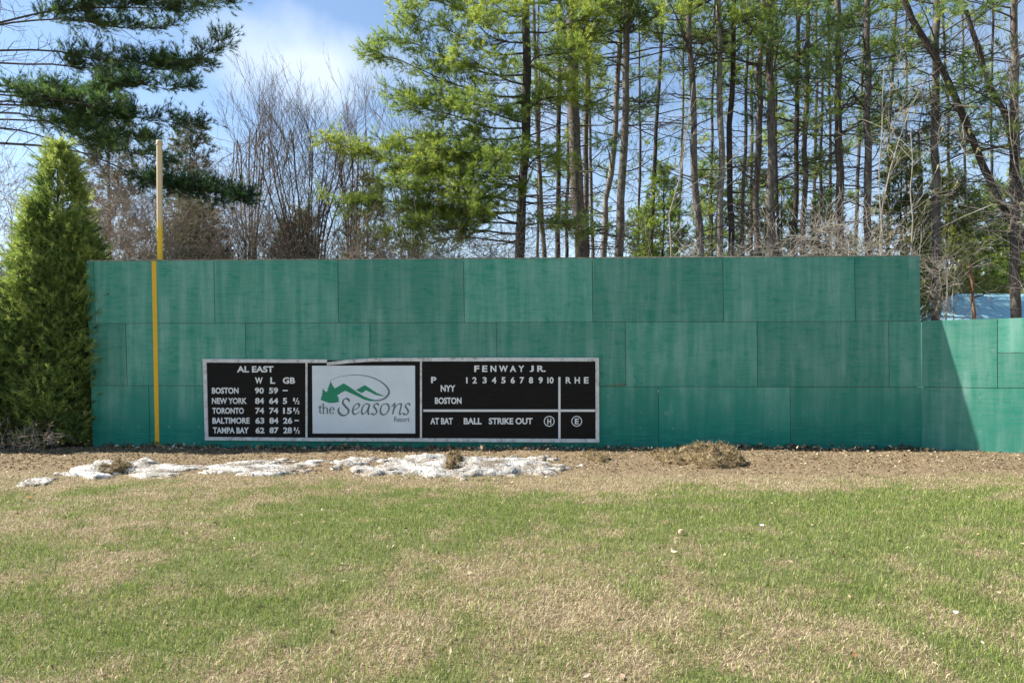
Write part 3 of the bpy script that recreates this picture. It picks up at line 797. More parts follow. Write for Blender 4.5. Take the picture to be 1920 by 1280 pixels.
# ------------------------------------------------------------------ trees
def resample(pts, n):
    C = crom(pts, 12); dd = np.concatenate([[0], np.cumsum(np.linalg.norm(np.diff(C, axis=0), axis=1))])
    t = np.linspace(0, dd[-1], n)
    return np.stack([np.interp(t, dd, C[:, i]) for i in range(C.shape[1])], 1)
def child_lines(P, R, count, lmin, lmax, fwd, side, up, tmin=0.2, tmax=1.0, npt=5, rr=0.55, rend=0.0025, curve=0.3, flat=0.0, rng=RNG, taper=0.0):
    """vectorised: each parent polyline gets `count` children"""
    Mp, N, _ = P.shape
    t = rng.uniform(tmin, tmax, (Mp, count)) * (N - 1)
    i = np.minimum(t.astype(int), N - 2); f = (t - i)[..., None]
    pi = np.arange(Mp)[:, None]
    base = P[pi, i] * (1 - f) + P[pi, i + 1] * f
    r0 = (R[pi, i] * (1 - f[..., 0]) + R[pi, i + 1] * f[..., 0]) * rr
    T = nrm(P[pi, i + 1] - P[pi, i])
    rd = rng.normal(size=(Mp, count, 3)); rd[..., 2] *= (1 - flat)
    perp = nrm(rd - (rd * T).sum(-1, keepdims=True) * T)
    D = nrm(T * fwd + perp * side + np.array([0, 0, 1.0]) * up)
    L = rng.uniform(lmin, lmax, (Mp, count)) * (1 - taper * (t / (N - 1)))
    s_ = np.linspace(0, 1, npt)
    bend = nrm(rng.normal(size=(Mp, count, 3)) + np.array([0, 0, 0.6])) * curve
    Q = base[:, :, None] + (D[:, :, None] * s_[None, None, :, None] + bend[:, :, None] * (s_ ** 2)[None, None, :, None] + rng.normal(size=(Mp, count, npt, 3)) * 0.035 * s_[None, None, :, None]) * L[:, :, None, None]
    RR = r0[:, :, None] * (1 - s_) + rend * s_
    return Q.reshape(-1, npt, 3), np.maximum(RR.reshape(-1, npt), rend)

def boughs(SB, SN, limbs, fs=0.3, lat=1.0, dens=7.0, sub=6, L=0.13, K=12, Wd=0.011, spread=0.55, r0=0.03, tint=0.5, tvar=0.2, flat=0.75, up=0.12, rng=RNG, zt=0.0):
    """limbs: polylines trunk -> tip; laterals, twigs and needle tufts are added to SB / SN"""
    for P in limbs:
        P = resample(P, 12)
        ln = np.linalg.norm(np.diff(P, axis=0), axis=1).sum()
        P = P + rng.normal(size=P.shape) * 0.02 * np.linspace(0, 1, 12)[:, None]
        R = np.linspace(r0, 0.006, 12)
        SB.tubes(P, R, 6)
        if ln > 4:      # bare side twigs on the inner part of a long limb
            B_, RB_ = child_lines(P[None], R[None], int(ln * 2.2), 0.35, 1.3, 0.6, 0.8, 0.12, 0.12, 0.75, 6, 0.45, 0.003, 0.35, 0.3, rng); SB.tubes(B_, RB_, 3)
            B_, RB_ = child_lines(B_, RB_, 3, 0.15, 0.5, 0.7, 0.7, 0.1, 0.3, 1.0, 4, 0.6, 0.0025, 0.3, 0.2, rng); SB.tubes(B_, RB_, 3)
        nl = max(4, int(ln * (1 - fs) * dens))
        Q, RQ = child_lines(P[None], R[None], nl, lat * 0.5, lat * 1.1, 0.75, 0.8, up, fs, 1.0, 5, 0.5, 0.004, 0.22 if up > 0.05 else 0.12, flat, rng, 0.55)
        SB.tubes(Q, RQ, 3)
        Z, RZ = child_lines(Q, RQ, sub, 0.16, 0.42, 0.8, 0.75, up + 0.05, 0.2, 1.0, 4, 0.6, 0.003, 0.2, flat * 0.8, rng)
        SB.tubes(Z, RZ, 3)
        tip = np.concatenate([Z[:, 3], Z[:, 2], Q[:, 4]])
        dr = np.concatenate([nrm(Z[:, 3] - Z[:, 2]), nrm(Z[:, 2] - Z[:, 1]), nrm(Q[:, 4] - Q[:, 3])])
        dr = nrm(dr + np.array([0, 0, 0.25]))
        bt = tint + rng.normal() * tvar * 0.6
        tt = bt + rng.normal(size=len(tip)) * tvar + zt * (fbm(tip[:, 0] * 1.5 + 50, tip[:, 2] * 1.5 + 50, 2, 5) - 0.5)
        SN.needles(tip, dr, L, Wd, K, spread, tt, rng)

def trunk_line(pts, Y, y_ground=True):
    """pts: photo points from low to high; continued straight to the ground"""
    P = [at(px, py, Y + (i * 0.0)) for i, (px, py) in enumerate(pts)]
    dirv = P[1] - P[0]
    s_ = P[0][2] / max(dirv[2], 0.05)
    base = P[0] - dirv * min(s_, 3.5) * 1.0
    base[2] = -0.15
    if abs(base[0] - P[0][0]) > 1.2: base[0] = P[0][0] + 1.2 * np.sign(base[0] - P[0][0])
    return np.array([base] + P)

TREES = 0
def pine(name, label, pts, Y, wpx, nd=14, live=(), nlive=0, lrange=(0, 250), llen=(1.2, 3.0), bark='bark', needle='n_mid', tint=0.45, lat=0.7, dens=5.0, K=10, seed=0, topext=True, dlen=(0.5, 2.2), group=None, cat='tree', wtop=None, sub=5, tvar=0.2, spread=0.55, Wd=0.012, az=None, drange=(60, 480), lfs=0.28, nl_=0.14, lflat=0.85, nlat=None, lup=0.12):
    rng = np.random.default_rng(1000 + seed)
    P = trunk_line(pts, Y)
    if topext and pts[-1][1] <= 5:
        e = P[-1] + nrm(P[-1] - P[-2]) * 3.0; P = np.vstack([P, e])
    n = 22
    C = resample(P, n)
    C[1:] += rng.normal(size=(n - 1, 3)) * np.array([0.018, 0.018, 0.0])
    r0 = wpx / 2 / F * Y
    r1 = (wtop if wtop else wpx * 0.62) / 2 / F * Y
    R = np.interp(np.linspace(0, 1, n), [0, 0.06, 0.3, 1.0], [r0 * 1.35, r0 * 1.1, r0, r1])
    R = R * (1 + rng.normal(size=n) * 0.05)
    root = empty(name, C[0] * [1, 1, 0], 0, label, cat, group)
    org = C[0] * [1, 1, 0]
    S = Soup(); S.tubes(C, R, 12)
    tp = C[-1] + nrm(C[-1] - C[-2]) * R[-1] * 0.5
    S.add(np.vstack([C[-1] + R[-1] * np.array([math.cos(a), math.sin(a), 0]) for a in np.linspace(0, 2 * math.pi, 8)[:-1]] + [tp]), tris=[(i, (i + 1) % 7, 7) for i in range(7)])
    S.build('trunk', M[bark], root, origin=org)
    SB, SN = Soup(), Soup()
    pyc = HY - (C[:, 2] - EYE) * F / C[:, 1]
    # dead snags and whorls
    if nd:
        ys = rng.uniform(drange[0], drange[1], nd)
        lines = []; rr = []
        for y in ys:
            c0 = np.array([np.interp(-y, -pyc, C[:, i]) for i in range(3)])
            a = rng.uniform(0, 2 * math.pi); ln = rng.uniform(*dlen)
            dv = np.array([math.cos(a), math.sin(a) * 0.8, rng.uniform(-0.25, 0.35)])
            tt = np.linspace(0, 1, 6)[:, None]
            lines.append(c0 + dv * ln * tt + np.array([0, 0, rng.uniform(-0.1, 0.35)]) * ln * tt ** 2 + rng.normal(size=(6, 3)) * 0.03 * tt * ln)
            rr.append(np.linspace(rng.uniform(0.012, 0.026), 0.004, 6))
        lines = np.array(lines); rr = np.array(rr)
        SB.tubes(lines, rr, 4)
        Q, RQ = child_lines(lines, rr, 5, 0.2, 0.8, 0.8, 0.7, 0.05, 0.25, 1.0, 5, 0.55, 0.0028, 0.3, 0.4, rng); SB.tubes(Q, RQ, 3)
        Z, RZ = child_lines(Q, RQ, 2, 0.1, 0.35, 0.8, 0.7, 0.05, 0.3, 1.0, 4, 0.6, 0.0022, 0.3, 0.3, rng); SB.tubes(Z, RZ, 3)
    limbs = []
    for lv in live:      # explicit limbs: (start y on trunk, [photo points...], Y at the tip)
        y, pp, Yt = lv
        c0 = np.array([np.interp(-y, -pyc, C[:, i]) for i in range(3)])
        k_ = len(pp)
        limbs.append(np.array([c0] + [at(px, py, Y + (Yt - Y) * (j + 1) / k_) for j, (px, py) in enumerate(pp)]))
    if limbs: boughs(SB, SN, limbs, lfs, lat, dens, sub, L=nl_, K=K, tint=tint, tvar=tvar, spread=spread, Wd=Wd, rng=rng, r0=0.032, flat=lflat, zt=0.5, up=lup)
    limbs = []
    for _ in range(nlive):
        y = rng.uniform(*lrange)
        c0 = np.array([np.interp(-y, -pyc, C[:, i]) for i in range(3)])
        a = rng.uniform(0, 2 * math.pi) if az is None else rng.uniform(*az)
        ln = rng.uniform(*llen)
        dv = np.array([math.cos(a), math.sin(a) * 0.9, rng.uniform(-0.05, 0.35)])
        limbs.append(np.array([c0, c0 + dv * ln * 0.5 + np.array([0, 0, 0.06 * ln]), c0 + dv * ln + np.array([0, 0, rng.uniform(-0.05, 0.2) * ln])]))
    if limbs: boughs(SB, SN, limbs, 0.4, nlat or lat, dens, sub, L=nl_, zt=0.5, K=K, tint=tint, tvar=tvar, spread=spread, Wd=Wd, rng=rng, r0=0.022)
    if SB.n: SB.build('branches', M['dead'], root, origin=org)
    if SN.n: SN.build('crown', M[needle], root, origin=org)
    return root

# --- the dark white pine whose boughs reach in from the left
pine('pine_tree', 'big dark pine reaching long drooping boughs in over the cedar at the upper left', [(-150, 480), (-155, 250), (-150, 0)], 18.5, 44, nd=16, dlen=(1.5, 3.5), drange=(150, 330), seed=1, bark='bark_dark', needle='n_dark', tint=0.48, tvar=0.22, lat=0.46, dens=15.0, K=15, sub=6, spread=0.6, Wd=0.0105, lfs=0.46, lflat=0.93, nl_=0.13,
     live=[(70, [(0, 42), (110, 18), (250, 14), (350, 12), (428, -6)], 17.4), (80, [(40, 40), (150, 38), (230, 52), (330, 48)], 18.2),
           (20, [(0, -8), (120, -12), (260, 0), (380, 5)], 17.0), (-40, [(20, -30), (150, -20), (300, -8)], 17.8),
           (105, [(0, 94), (90, 95), (200, 112), (300, 120), (372, 112), (425, 72)], 17.2), (115, [(60, 120), (180, 128), (290, 130), (395, 122)], 17.9),
           (170, [(0, 160), (110, 172), (230, 158), (318, 166), (352, 162)], 17.0), (165, [(0, 178), (90, 186), (170, 195), (235, 190)], 16.8), (150, [(-20, 170), (50, 172), (130, 176), (200, 165)], 17.6),
           (205, [(20, 196), (170, 206), (250, 220), (320, 232), (372, 232)], 17.4), (200, [(10, 190), (100, 205), (160, 220), (215, 222)], 17.8),
           (215, [(40, 214), (140, 250), (215, 280), (275, 288), (325, 300)], 17.0), (225, [(60, 225), (150, 236), (220, 250), (280, 262)], 17.7)])
o = [t for t in bpy.data.objects if t.name.startswith('pine_tree') and t.parent is None][0]
# the lone low bough with foliage only on its outer third
SB, SN = Soup(), Soup()
rg = np.random.default_rng(5)
boughs(SB, SN, [np.array([at(-150, 262, 18.5), at(0, 268, 18.1), at(140, 281, 17.6), at(220, 312, 17.3), at(300, 346, 17.1), at(380, 357, 16.9), at(462, 369, 16.8)])], 0.70, 0.34, 30.0, 8, K=16, tint=0.4, tvar=0.2, spread=0.6, rng=rg, r0=0.04)
boughs(SB, SN, [np.array([at(-150, 230, 18.5), at(-20, 238, 18.3), at(70, 252, 18.0), at(180, 300, 17.8), at(240, 330, 17.6)])], 0.97, 0.3, 8.0, 2, K=10, tint=0.4, rng=rg, r0=0.035)
org = np.array(o.location)
SB.build('low_bough', M['dead'], o, origin=org); SN.build('low_bough_needles', M['n_dark'], o, origin=org)

# --- cedars (arborvitae) beside the left end of the wall
def cedar(label, cx, Y, ztop, rmax, n, seed, bare=0.25):
    rng = np.random.default_rng(seed)
    X = (cx - 960) / F * Y
    root = empty('cedar_tree', (X, Y, 0), 0, label, 'tree')
    SB, SN = Soup(), Soup()
    ST = Soup()
    for k in range(4):
        a = rng.uniform(0, 6.28); b0 = np.array([math.cos(a) * 0.16, math.sin(a) * 0.16, -0.1])
        P = resample([b0, b0 * 1.6 + [0, 0, ztop * 0.3], b0 * 0.8 + [rng.normal() * .1, rng.normal() * .1, ztop * 0.65], [0, 0, ztop * (0.97 if k == 0 else 0.8)]], 12)
        ST.tubes(P, np.linspace(0.06, 0.008, 12), 8)
    ST.build('trunk', M['bark'], root)
    # sprays spread through a bundle of spires, thinner low down
    sp_ = [(0.05, 0.0, ztop, rmax * 0.6)]
    for k in range(9):
        a_ = k * 2.4 + rng.normal() * 0.3; q_ = rmax * rng.uniform(0.35, 0.66)
        sp_.append((math.cos(a_) * q_, math.sin(a_) * q_, ztop * rng.uniform(0.5, 0.86) * (1.05 - 0.25 * q_ / rmax), rmax * rng.uniform(0.36, 0.5)))
    sp_ = np.array(sp_)
    w_ = sp_[:, 2] * sp_[:, 3]; k = rng.choice(len(sp_), n, p=w_ / w_.sum())
    f = rng.random(n) ** 0.85; z = 0.12 + f * (sp_[k, 2] - 0.12)
    prof = np.interp(f, [0, 0.15, 0.4, 0.7, 0.9, 1.0], [0.75, 1.0, 1.0, 0.76, 0.45, 0.1])
    a = rng.uniform(0, 2 * math.pi, n)
    lump = 0.55 + 0.9 * fbm(a * 1.7 + 20 + seed + k * 7, z * 2.3, 4, seed)
    rr = sp_[k, 3] * prof * lump * np.sqrt(rng.uniform(0.2, 1.0, n))
    px_ = sp_[k, 0] * (1 - 0.25 * f) + np.cos(a) * rr; py_ = sp_[k, 1] * (1 - 0.25 * f) + np.sin(a) * rr
    thin = 1.9 * fbm(px_ * 2.6 + 40, z * 2.6 + py_ * 1.7, 3, seed + 9) - 0.15 + 0.35 * (z / ztop) - bare * 2.0 * sstep(0.5, 0.15, z / ztop)
    keep = rng.random(n) < np.clip(thin, 0.05, 1)
    z, a, px_, py_, k = z[keep], a[keep], px_[keep], py_[keep], k[keep]
    pos = np.stack([px_, py_, z], -1)
    out = nrm(np.stack([np.cos(a) * 0.8, np.sin(a) * 0.8, rng.uniform(0.2, 1.0, len(a))], -1))
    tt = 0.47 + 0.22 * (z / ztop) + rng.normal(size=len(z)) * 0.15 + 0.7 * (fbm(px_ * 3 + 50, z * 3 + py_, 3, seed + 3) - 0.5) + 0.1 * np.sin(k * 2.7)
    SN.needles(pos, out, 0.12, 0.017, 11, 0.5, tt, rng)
    ks = rng.random(len(pos)) < 0.10
    SN.needles(np.concatenate([pos[ks] + out[ks] * q_ for q_ in (0.08, 0.15, 0.22)]), np.tile(out[ks], (3, 1)), 0.11, 0.015, 9, 0.5, np.tile(tt[ks] + 0.12, 3), rng)
    kb = rng.random(len(z)) < 0.035
    p1 = pos[kb]; p0 = p1 * [0.1, 0.1, 1] - [0, 0, 0.25]
    L_ = np.stack([p0, p0 * 0.6 + p1 * 0.4 - [0, 0, 0.03], p1], 1)
    SB.tubes(L_, np.broadcast_to([0.014, 0.009, 0.004], (len(L_), 3)), 4)
    kb = rng.random(len(z)) < 0.02
    Q, RQ = child_lines(L_, np.full(L_.shape[:2], 0.01), 3, 0.15, 0.5, 0.6, 0.8, 0.0, 0.3, 1.0, 4, 0.5, 0.002, 0.4, 0.1, rng); SB.tubes(Q, RQ, 3)
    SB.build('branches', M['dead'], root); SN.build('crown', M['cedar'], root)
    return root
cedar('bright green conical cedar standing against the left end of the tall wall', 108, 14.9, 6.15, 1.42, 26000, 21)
cedar('cedar cut by the left edge of the photo, beside the conical one', -45, 14.5, 3.9, 1.15, 12000, 22, 0.15)
cedar('loose dark cedar squeezed in behind the left end of the tall wall', 150, 16.0, 4.4, 0.75, 5000, 23, 0.3)

# --- bright white pine in the middle: its boughs sweep left
pine('pine_tree', 'bright yellow green pine with layered boughs sweeping left over the middle of the wall', [(974, 480), (979, 380), (983, 330), (987, 180), (986, 0)], 20.5, 19, nd=26, dlen=(1.0, 2.6), drange=(250, 470), seed=2, bark='bark_dark', needle='n_bright', tint=0.68, tvar=0.2, lat=1.1, dens=13, K=17, sub=8, spread=0.6, Wd=0.0092, lfs=0.24, lflat=0.985, lup=-0.03, nl_=0.125,
     live=[(380, [(900, 365), (800, 352), (720, 345)], 17.9), (440, [(900, 432), (830, 425), (760, 415)], 18.0), (300, [(900, 290), (830, 300), (760, 310)], 18.2), (425, [(1000, 420), (1040, 415), (1075, 425)], 19.0), (330, [(1000, 300), (1030, 290), (1060, 300)], 19.0), (270, [(980, 280), (960, 290), (930, 300)], 17.8), (420, [(940, 410), (900, 380), (870, 370)], 17.9), (150, [(1000, 110), (1060, 100), (1110, 110)], 19.2), (355, [(960, 350), (930, 370), (890, 400)], 18.0), (330, [(900, 330), (800, 316), (700, 290), (606, 258)], 18.5), (345, [(930, 322), (850, 300), (770, 285), (690, 280)], 19.0), (350, [(900, 340), (820, 330), (740, 318)], 19.4),
           (400, [(900, 396), (800, 385), (700, 378), (622, 385)], 18.4), (395, [(920, 402), (850, 395), (760, 392)], 19.0), (420, [(900, 415), (840, 408), (800, 412)], 18.6), (455, [(920, 450), (860, 445), (770, 458), (735, 430)], 19.3),
           (240, [(920, 240), (840, 215), (760, 195)], 19.0), (255, [(930, 262), (850, 255), (745, 262)], 18.8), (270, [(930, 290), (880, 285), (820, 282)], 18.4),
           (180, [(930, 180), (830, 150), (745, 112), (690, 100)], 19.5), (190, [(930, 200), (860, 190), (750, 180), (725, 192)], 19.0), (140, [(920, 140), (840, 110), (745, 70), (710, 85)], 19.6),
           (100, [(920, 100), (850, 60), (800, 40), (770, 30)], 19.5), (60, [(930, 60), (870, 20), (800, 0), (750, 8)], 19.8), (20, [(920, 20), (860, -10), (790, -20)], 20), (-40, [(920, -30), (850, -60), (780, -50)], 20),
           (120, [(1000, 125), (1030, 140), (1060, 170)], 19.5), (210, [(1010, 190), (1050, 180), (1110, 188)], 19.2), (60, [(1030, 60), (1080, 40), (1130, 30)], 19.6), (10, [(1040, 0), (1100, -10), (1150, 0)], 19.8),
           (160, [(950, 150), (900, 120), (870, 100)], 18.4), (300, [(950, 300), (910, 310), (880, 325)], 18.2), (80, [(960, 80), (920, 70), (890, 40)], 18.4), (230, [(960, 225), (920, 210), (880, 190)], 18.2), (30, [(960, 30), (930, 10), (900, 0)], 18.5)])
pine('pine_tree', 'thick lichen spotted pine trunk with low dead whorls right of the bright pine', [(1091, 480), (1086, 400), (1076, 250), (1073, 60), (1073, 0)], 21.5, 25, nd=22, dlen=(1.0, 3.2), drange=(180, 470), seed=3, needle='n_bright', tint=0.42, nlive=20, lrange=(-60, 150), llen=(1.5, 3.4), dens=9, K=14, lat=0.8,
     live=[(440, [(1110, 435), (1130, 428), (1150, 432)], 20.6), (440, [(1080, 430), (1060, 428)], 20.5), (180, [(1050, 190), (1020, 196), (980, 190)], 20)], wtop=17)

# --- the stand of tall trunks to the right (photo columns low -> high)
TR_ = [
    ('pine_tree', 'straight trunk touching the right side of the thick lichen spotted pine', [(1098, 480), (1099, 250), (1101, 0)], 23.0, 11, 'bark', 10, 3),
    ('pine_tree', 'slender dark trunk halfway between the bright pine and the thick lichen spotted pine', [(1046, 480), (1047, 250), (1050, 0)], 24.5, 10, 'bark_dark', 12, 4),
    ('pine_tree', 'slender trunk leaning slightly left, second from the bright pine', [(1020, 480), (1010, 300), (1003, 100), (1000, 0)], 25.5, 9, 'bark', 12, 4),
    ('pine_tree', 'pale crooked trunk bending right as it rises, left of a straight dark trunk', [(1132, 480), (1137, 380), (1148, 310), (1155, 200), (1163, 40), (1166, 0)], 22.0, 12, 'bark_pale', 16, 4),
    ('pine_tree', 'straight dark trunk crossing just right of the pale crooked one', [(1161, 480), (1169, 270), (1175, 60), (1177, 0)], 21.0, 16, 'bark', 20, 7),
    ('pine_tree', 'thin dark trunk alone in the sky gap right of the middle', [(1220, 480), (1230, 235), (1236, 160), (1243, 0)], 27.0, 8, 'bark_dark', 16, 6),
    ('pine_tree', 'wavering trunk with a bend near its middle, left of the pale twin trunks', [(1313, 480), (1303, 310), (1300, 200), (1292, 60), (1290, 0)], 20.0, 14, 'bark', 22, 8),
    ('pine_tree', 'palest trunk of the stand with peeled bark rings', [(1350, 480), (1352, 270), (1348, 130), (1346, 0)], 20.5, 13, 'bark_pale', 14, 8),
    ('pine_tree', 'dark trunk pressed against the right of the palest trunk', [(1372, 480), (1367, 270), (1374, 160), (1376, 0)], 21.5, 12, 'bark_dark', 14, 6),
    ('pine_tree', 'thin straight trunk next right of the palest pair', [(1391, 480), (1397, 270), (1401, 100), (1402, 0)], 23.5, 7, 'bark', 14, 5),
    ('pine_tree', 'trunk with reddish split wood at its foot, left of a thick one', [(1419, 480), (1421, 270), (1428, 100), (1431, 0)], 21.0, 13, 'bark', 14, 5),
    ('pine_tree', 'thickest straight grey trunk of the stand with upward reaching branches', [(1444, 480), (1446, 240), (1443, 100), (1442, 0)], 20.0, 17, 'bark', 26, 7),
    ('pine_tree', 'left one of two crossing slender trunks right of the thickest grey trunk', [(1491, 480), (1493, 270), (1497, 120), (1500, 0)], 22.5, 10, 'bark_dark', 18, 6),
    ('pine_tree', 'right one of two crossing slender trunks right of the thickest grey trunk', [(1503, 480), (1511, 230), (1513, 100), (1514, 0)], 21.5, 11, 'bark', 18, 5),
    ('pine_tree', 'short thin dark trunk ending below the treetops over the wall seam', [(1534, 480), (1540, 250), (1542, 120)], 27.0, 7, 'bark_dark', 18, 6),
    ('pine_tree', 'straight trunk with tufts of needles rising above the last full top sheet', [(1577, 480), (1573, 240), (1571, 80), (1571, 0)], 20.5, 15, 'bark', 22, 9),
    ('pine_tree', 'lichen grey trunk rising behind the pale brush near the wall end', [(1629, 480), (1627, 240), (1627, 100), (1627, 0)], 19.5, 14, 'bark', 26, 8),
    ('pine_tree', 'dark upright trunk crossed by the long leaning trunk just past the wall end', [(1754, 520), (1754, 240), (1755, 100), (1757, 0)], 19.0, 16, 'bark', 26, 8),
    ('pine_tree', 'upright trunk near the right edge behind the tangled pale branches', [(1904, 500), (1904, 240), (1902, 0)], 18.3, 17, 'bark', 22, 12),
    ('pine_tree', 'thin trunk showing low between the wall end and the dark upright trunk', [(1730, 500), (1727, 360), (1722, 250)], 28.0, 8, 'bark_dark', 14, 5),
]
for i, (nm, lab, pts, Y, w_, bk, nd, nl) in enumerate(TR_):
    yell = pts[0][0] in (1313, 1350, 1372, 1391, 1419, 1161)
    pine(nm, lab, pts, Y, w_, nd=int(nd * 1.3), nlive=int(nl * 1.9), lrange=(-40, 130 if yell else 330), llen=(1.0, 3.0), bark=bk, needle='n_bright' if yell else 'n_mid', tint=0.5 if yell else 0.42, lat=0.65, dens=6.5, K=12, seed=30 + i, dlen=(0.6, 2.6), drange=(60, 470))
rgt = np.random.default_rng(91)
for i, cx in enumerate([1008, 1062, 1112, 1196, 1268, 1330, 1408, 1460, 1524, 1556, 1602, 1666, 1698, 1785, 1815, 1862]):
    lx = rgt.normal() * 14
    pine('thin_tree', 'one of the thin far trunks showing in the gaps between the taller pines', [(cx, 500), (cx + lx * 0.5 + rgt.normal() * 3, 250), (cx + lx, 0)], rgt.uniform(27, 34), rgt.uniform(4.5, 7), nd=14, nlive=9, lrange=(-20, 420), llen=(0.9, 2.2), bark=['bark', 'bark_dark'][i % 2], needle='n_mid', tint=0.5, lat=0.6, dens=6.5, K=12, Wd=0.016, seed=120 + i, dlen=(0.5, 2.0), drange=(40, 480), group='thin far trunks between the taller pines')
pine('leaning_tree', 'long dark leaning trunk slanting from the upper left down to the right edge', [(1932, 480), (1890, 402), (1832, 289), (1773, 145), (1719, 51), (1691, -5), (1670, -40)], 18.5, 13, nd=22, bark='bark_dark', seed=61, dlen=(0.4, 1.8), wtop=11, topext=False, drange=(20, 420))
pine('leaning_tree', 'leaning trunk with a snapped off forked top near the upper right corner', [(1935, 430), (1918, 380), (1890, 235), (1867, 188), (1840, 121), (1820, 51), (1811, 20)], 18.0, 15, nd=14, bark='bark_dark', seed=62, dlen=(0.4, 2.0), wtop=8, topext=False, drange=(60, 400))
pine('tree_snag', 'short broken trunk with raw orange top above the low wall', [(1826, 600), (1824, 540), (1816, 494)], 17.2, 7.5, nd=3, bark='snag', seed=63, dlen=(0.2, 0.6), wtop=6, topext=False, drange=(510, 580), cat='snag')

# --- bare broadleaf trees and brush
def bare(name, label, base, stems, Y, mat, levels, seed, group=None, cat='tree', leafy=0, r0=0.038, r1=0.009, k=6):
    """stems: lists of photo points from low to high"""
    rng = np.random.default_rng(500 + seed)
    bx = (base - 960) / F * Y
    root = empty(name, (bx, Y, 0), 0, label, cat, group)
    org = np.array([bx, Y, 0])
    lines = []; rr = []
    for st in stems:
        P = [np.array([bx + rng.normal() * 0.12, Y + rng.normal() * 0.12, -0.1])]
        dY = rng.normal() * 0.6
        for j, p in enumerate(st): P.append(at(p[0], p[1], Y + dY * (j + 1) / len(st)))
        C = resample(np.array(P), 12); C[1:] += rng.normal(size=(11, 3)) * 0.02
        lines.append(C); rr.append(np.linspace(r0 * rng.uniform(0.7, 1.15), r1, 12))
    lines = np.array(lines); rr = np.array(rr)
    S = Soup(); S.tubes(lines, rr, k); S.build('trunk', M[mat], root, origin=org)
    S = Soup(); P, R = lines, rr
    allq = []
    for lv in levels:
        P, R = child_lines(P, R, rng=rng, **lv); S.tubes(P, R, 4 if len(P) < 400 else 3); allq.append(P)
    S.build('branches', M[mat], root, origin=org)
    if leafy:
        q_ = allq[-1]; q_ = q_[rng.random(len(q_)) < leafy]
        SN = Soup(); dn = np.zeros((len(q_), 3)); dn[:, 2] = -1
        SN.needles(q_[:, -1], dn, 0.13, 0.035, 6, 0.45, 0.5, rng); SN.build('leaves', M['beech'], root, origin=org)
    return root
FAN = [dict(count=11, lmin=0.8, lmax=2.1, fwd=1.0, side=0.66, up=0.28, tmin=0.28, npt=6, rr=0.5, rend=0.004, curve=0.08), dict(count=8, lmin=0.3, lmax=0.95, fwd=1.0, side=0.62, up=0.35, tmin=0.2, npt=5, rr=0.6, rend=0.0028, curve=0.1), dict(count=2, lmin=0.12, lmax=0.4, fwd=1.0, side=0.5, up=0.25, tmin=0.3, npt=4, rr=0.7, rend=0.0022, curve=0.1)]
rg = np.random.default_rng(77)
def fan(cx, spread, n, ytop, rg):
    out = []
    for i in range(n):
        f = (i + 0.5) / n * 2 - 1
        tx = cx + f * spread + rg.normal() * 10; ty = ytop + 105 + 60 * f * f + rg.uniform(0, 60)
        bx_ = cx + f * spread * 0.25
        out.append([(bx_, 480), (bx_ + (tx - bx_) * 0.38, 350), (bx_ + (tx - bx_) * 0.75, 240), (tx, ty)])
    return out
bare('bare_tree', 'bare multi stemmed tree fanning out of one base against the cloud', 600, fan(575, 150, 17, 140, rg), 19.5, 'twig_red', FAN, 1)
bare('bare_tree', 'bare tree with fewer upright stems just right of the fan shaped one', 655, fan(660, 45, 6, 170, rg), 20.5, 'twig_red', FAN, 2)
bare('bare_tree', 'bare reddish tree half hidden behind the bright pine boughs', 775, fan(770, 75, 9, 130, rg), 22.5, 'twig_red', FAN, 3)
bare('bare_tree', 'bare thin stems left of the fan shaped tree beside the low pine bough tip', 470, fan(470, 50, 6, 215, rg), 20.0, 'twig_red', FAN, 4)
bare('bare_tree', 'leaning bare stem crossing the left foot of the fan shaped tree', 440, [[(475, 480), (490, 410), (512, 330), (528, 290)], [(468, 480), (440, 400), (425, 330)]], 18.8, 'twig_red', FAN[:2], 5)
TANGLE = [dict(count=13, lmin=0.4, lmax=1.3, fwd=0.5, side=1.0, up=0.05, tmin=0.25, npt=6, rr=0.5, rend=0.004, curve=0.4), dict(count=5, lmin=0.25, lmax=0.8, fwd=0.7, side=0.8, up=0.1, tmin=0.2, npt=5, rr=0.6, rend=0.0038, curve=0.35), dict(count=2, lmin=0.1, lmax=0.4, fwd=0.8, side=0.7, up=0.1, tmin=0.2, npt=4, rr=0.7, rend=0.0032, curve=0.3)]
def thicket(cx, sp, n, ytop, rg):
    out = []
    for i in range(n):
        x = cx + rg.uniform(-0.6, 0.6) * sp; y1 = ytop + 60 + rg.uniform(0, 70); dr = rg.normal() * sp * 0.9
        out.append([(x, 500), (x + dr * 0.25 + rg.normal() * 9, 500 - (500 - y1) * 0.4), (x + dr * 0.6 + rg.normal() * 12, 500 - (500 - y1) * 0.75), (x + dr * 1.1, y1), (x + dr * 1.1 + rg.normal() * 45, y1 + rg.uniform(-25, 30))])
    return out
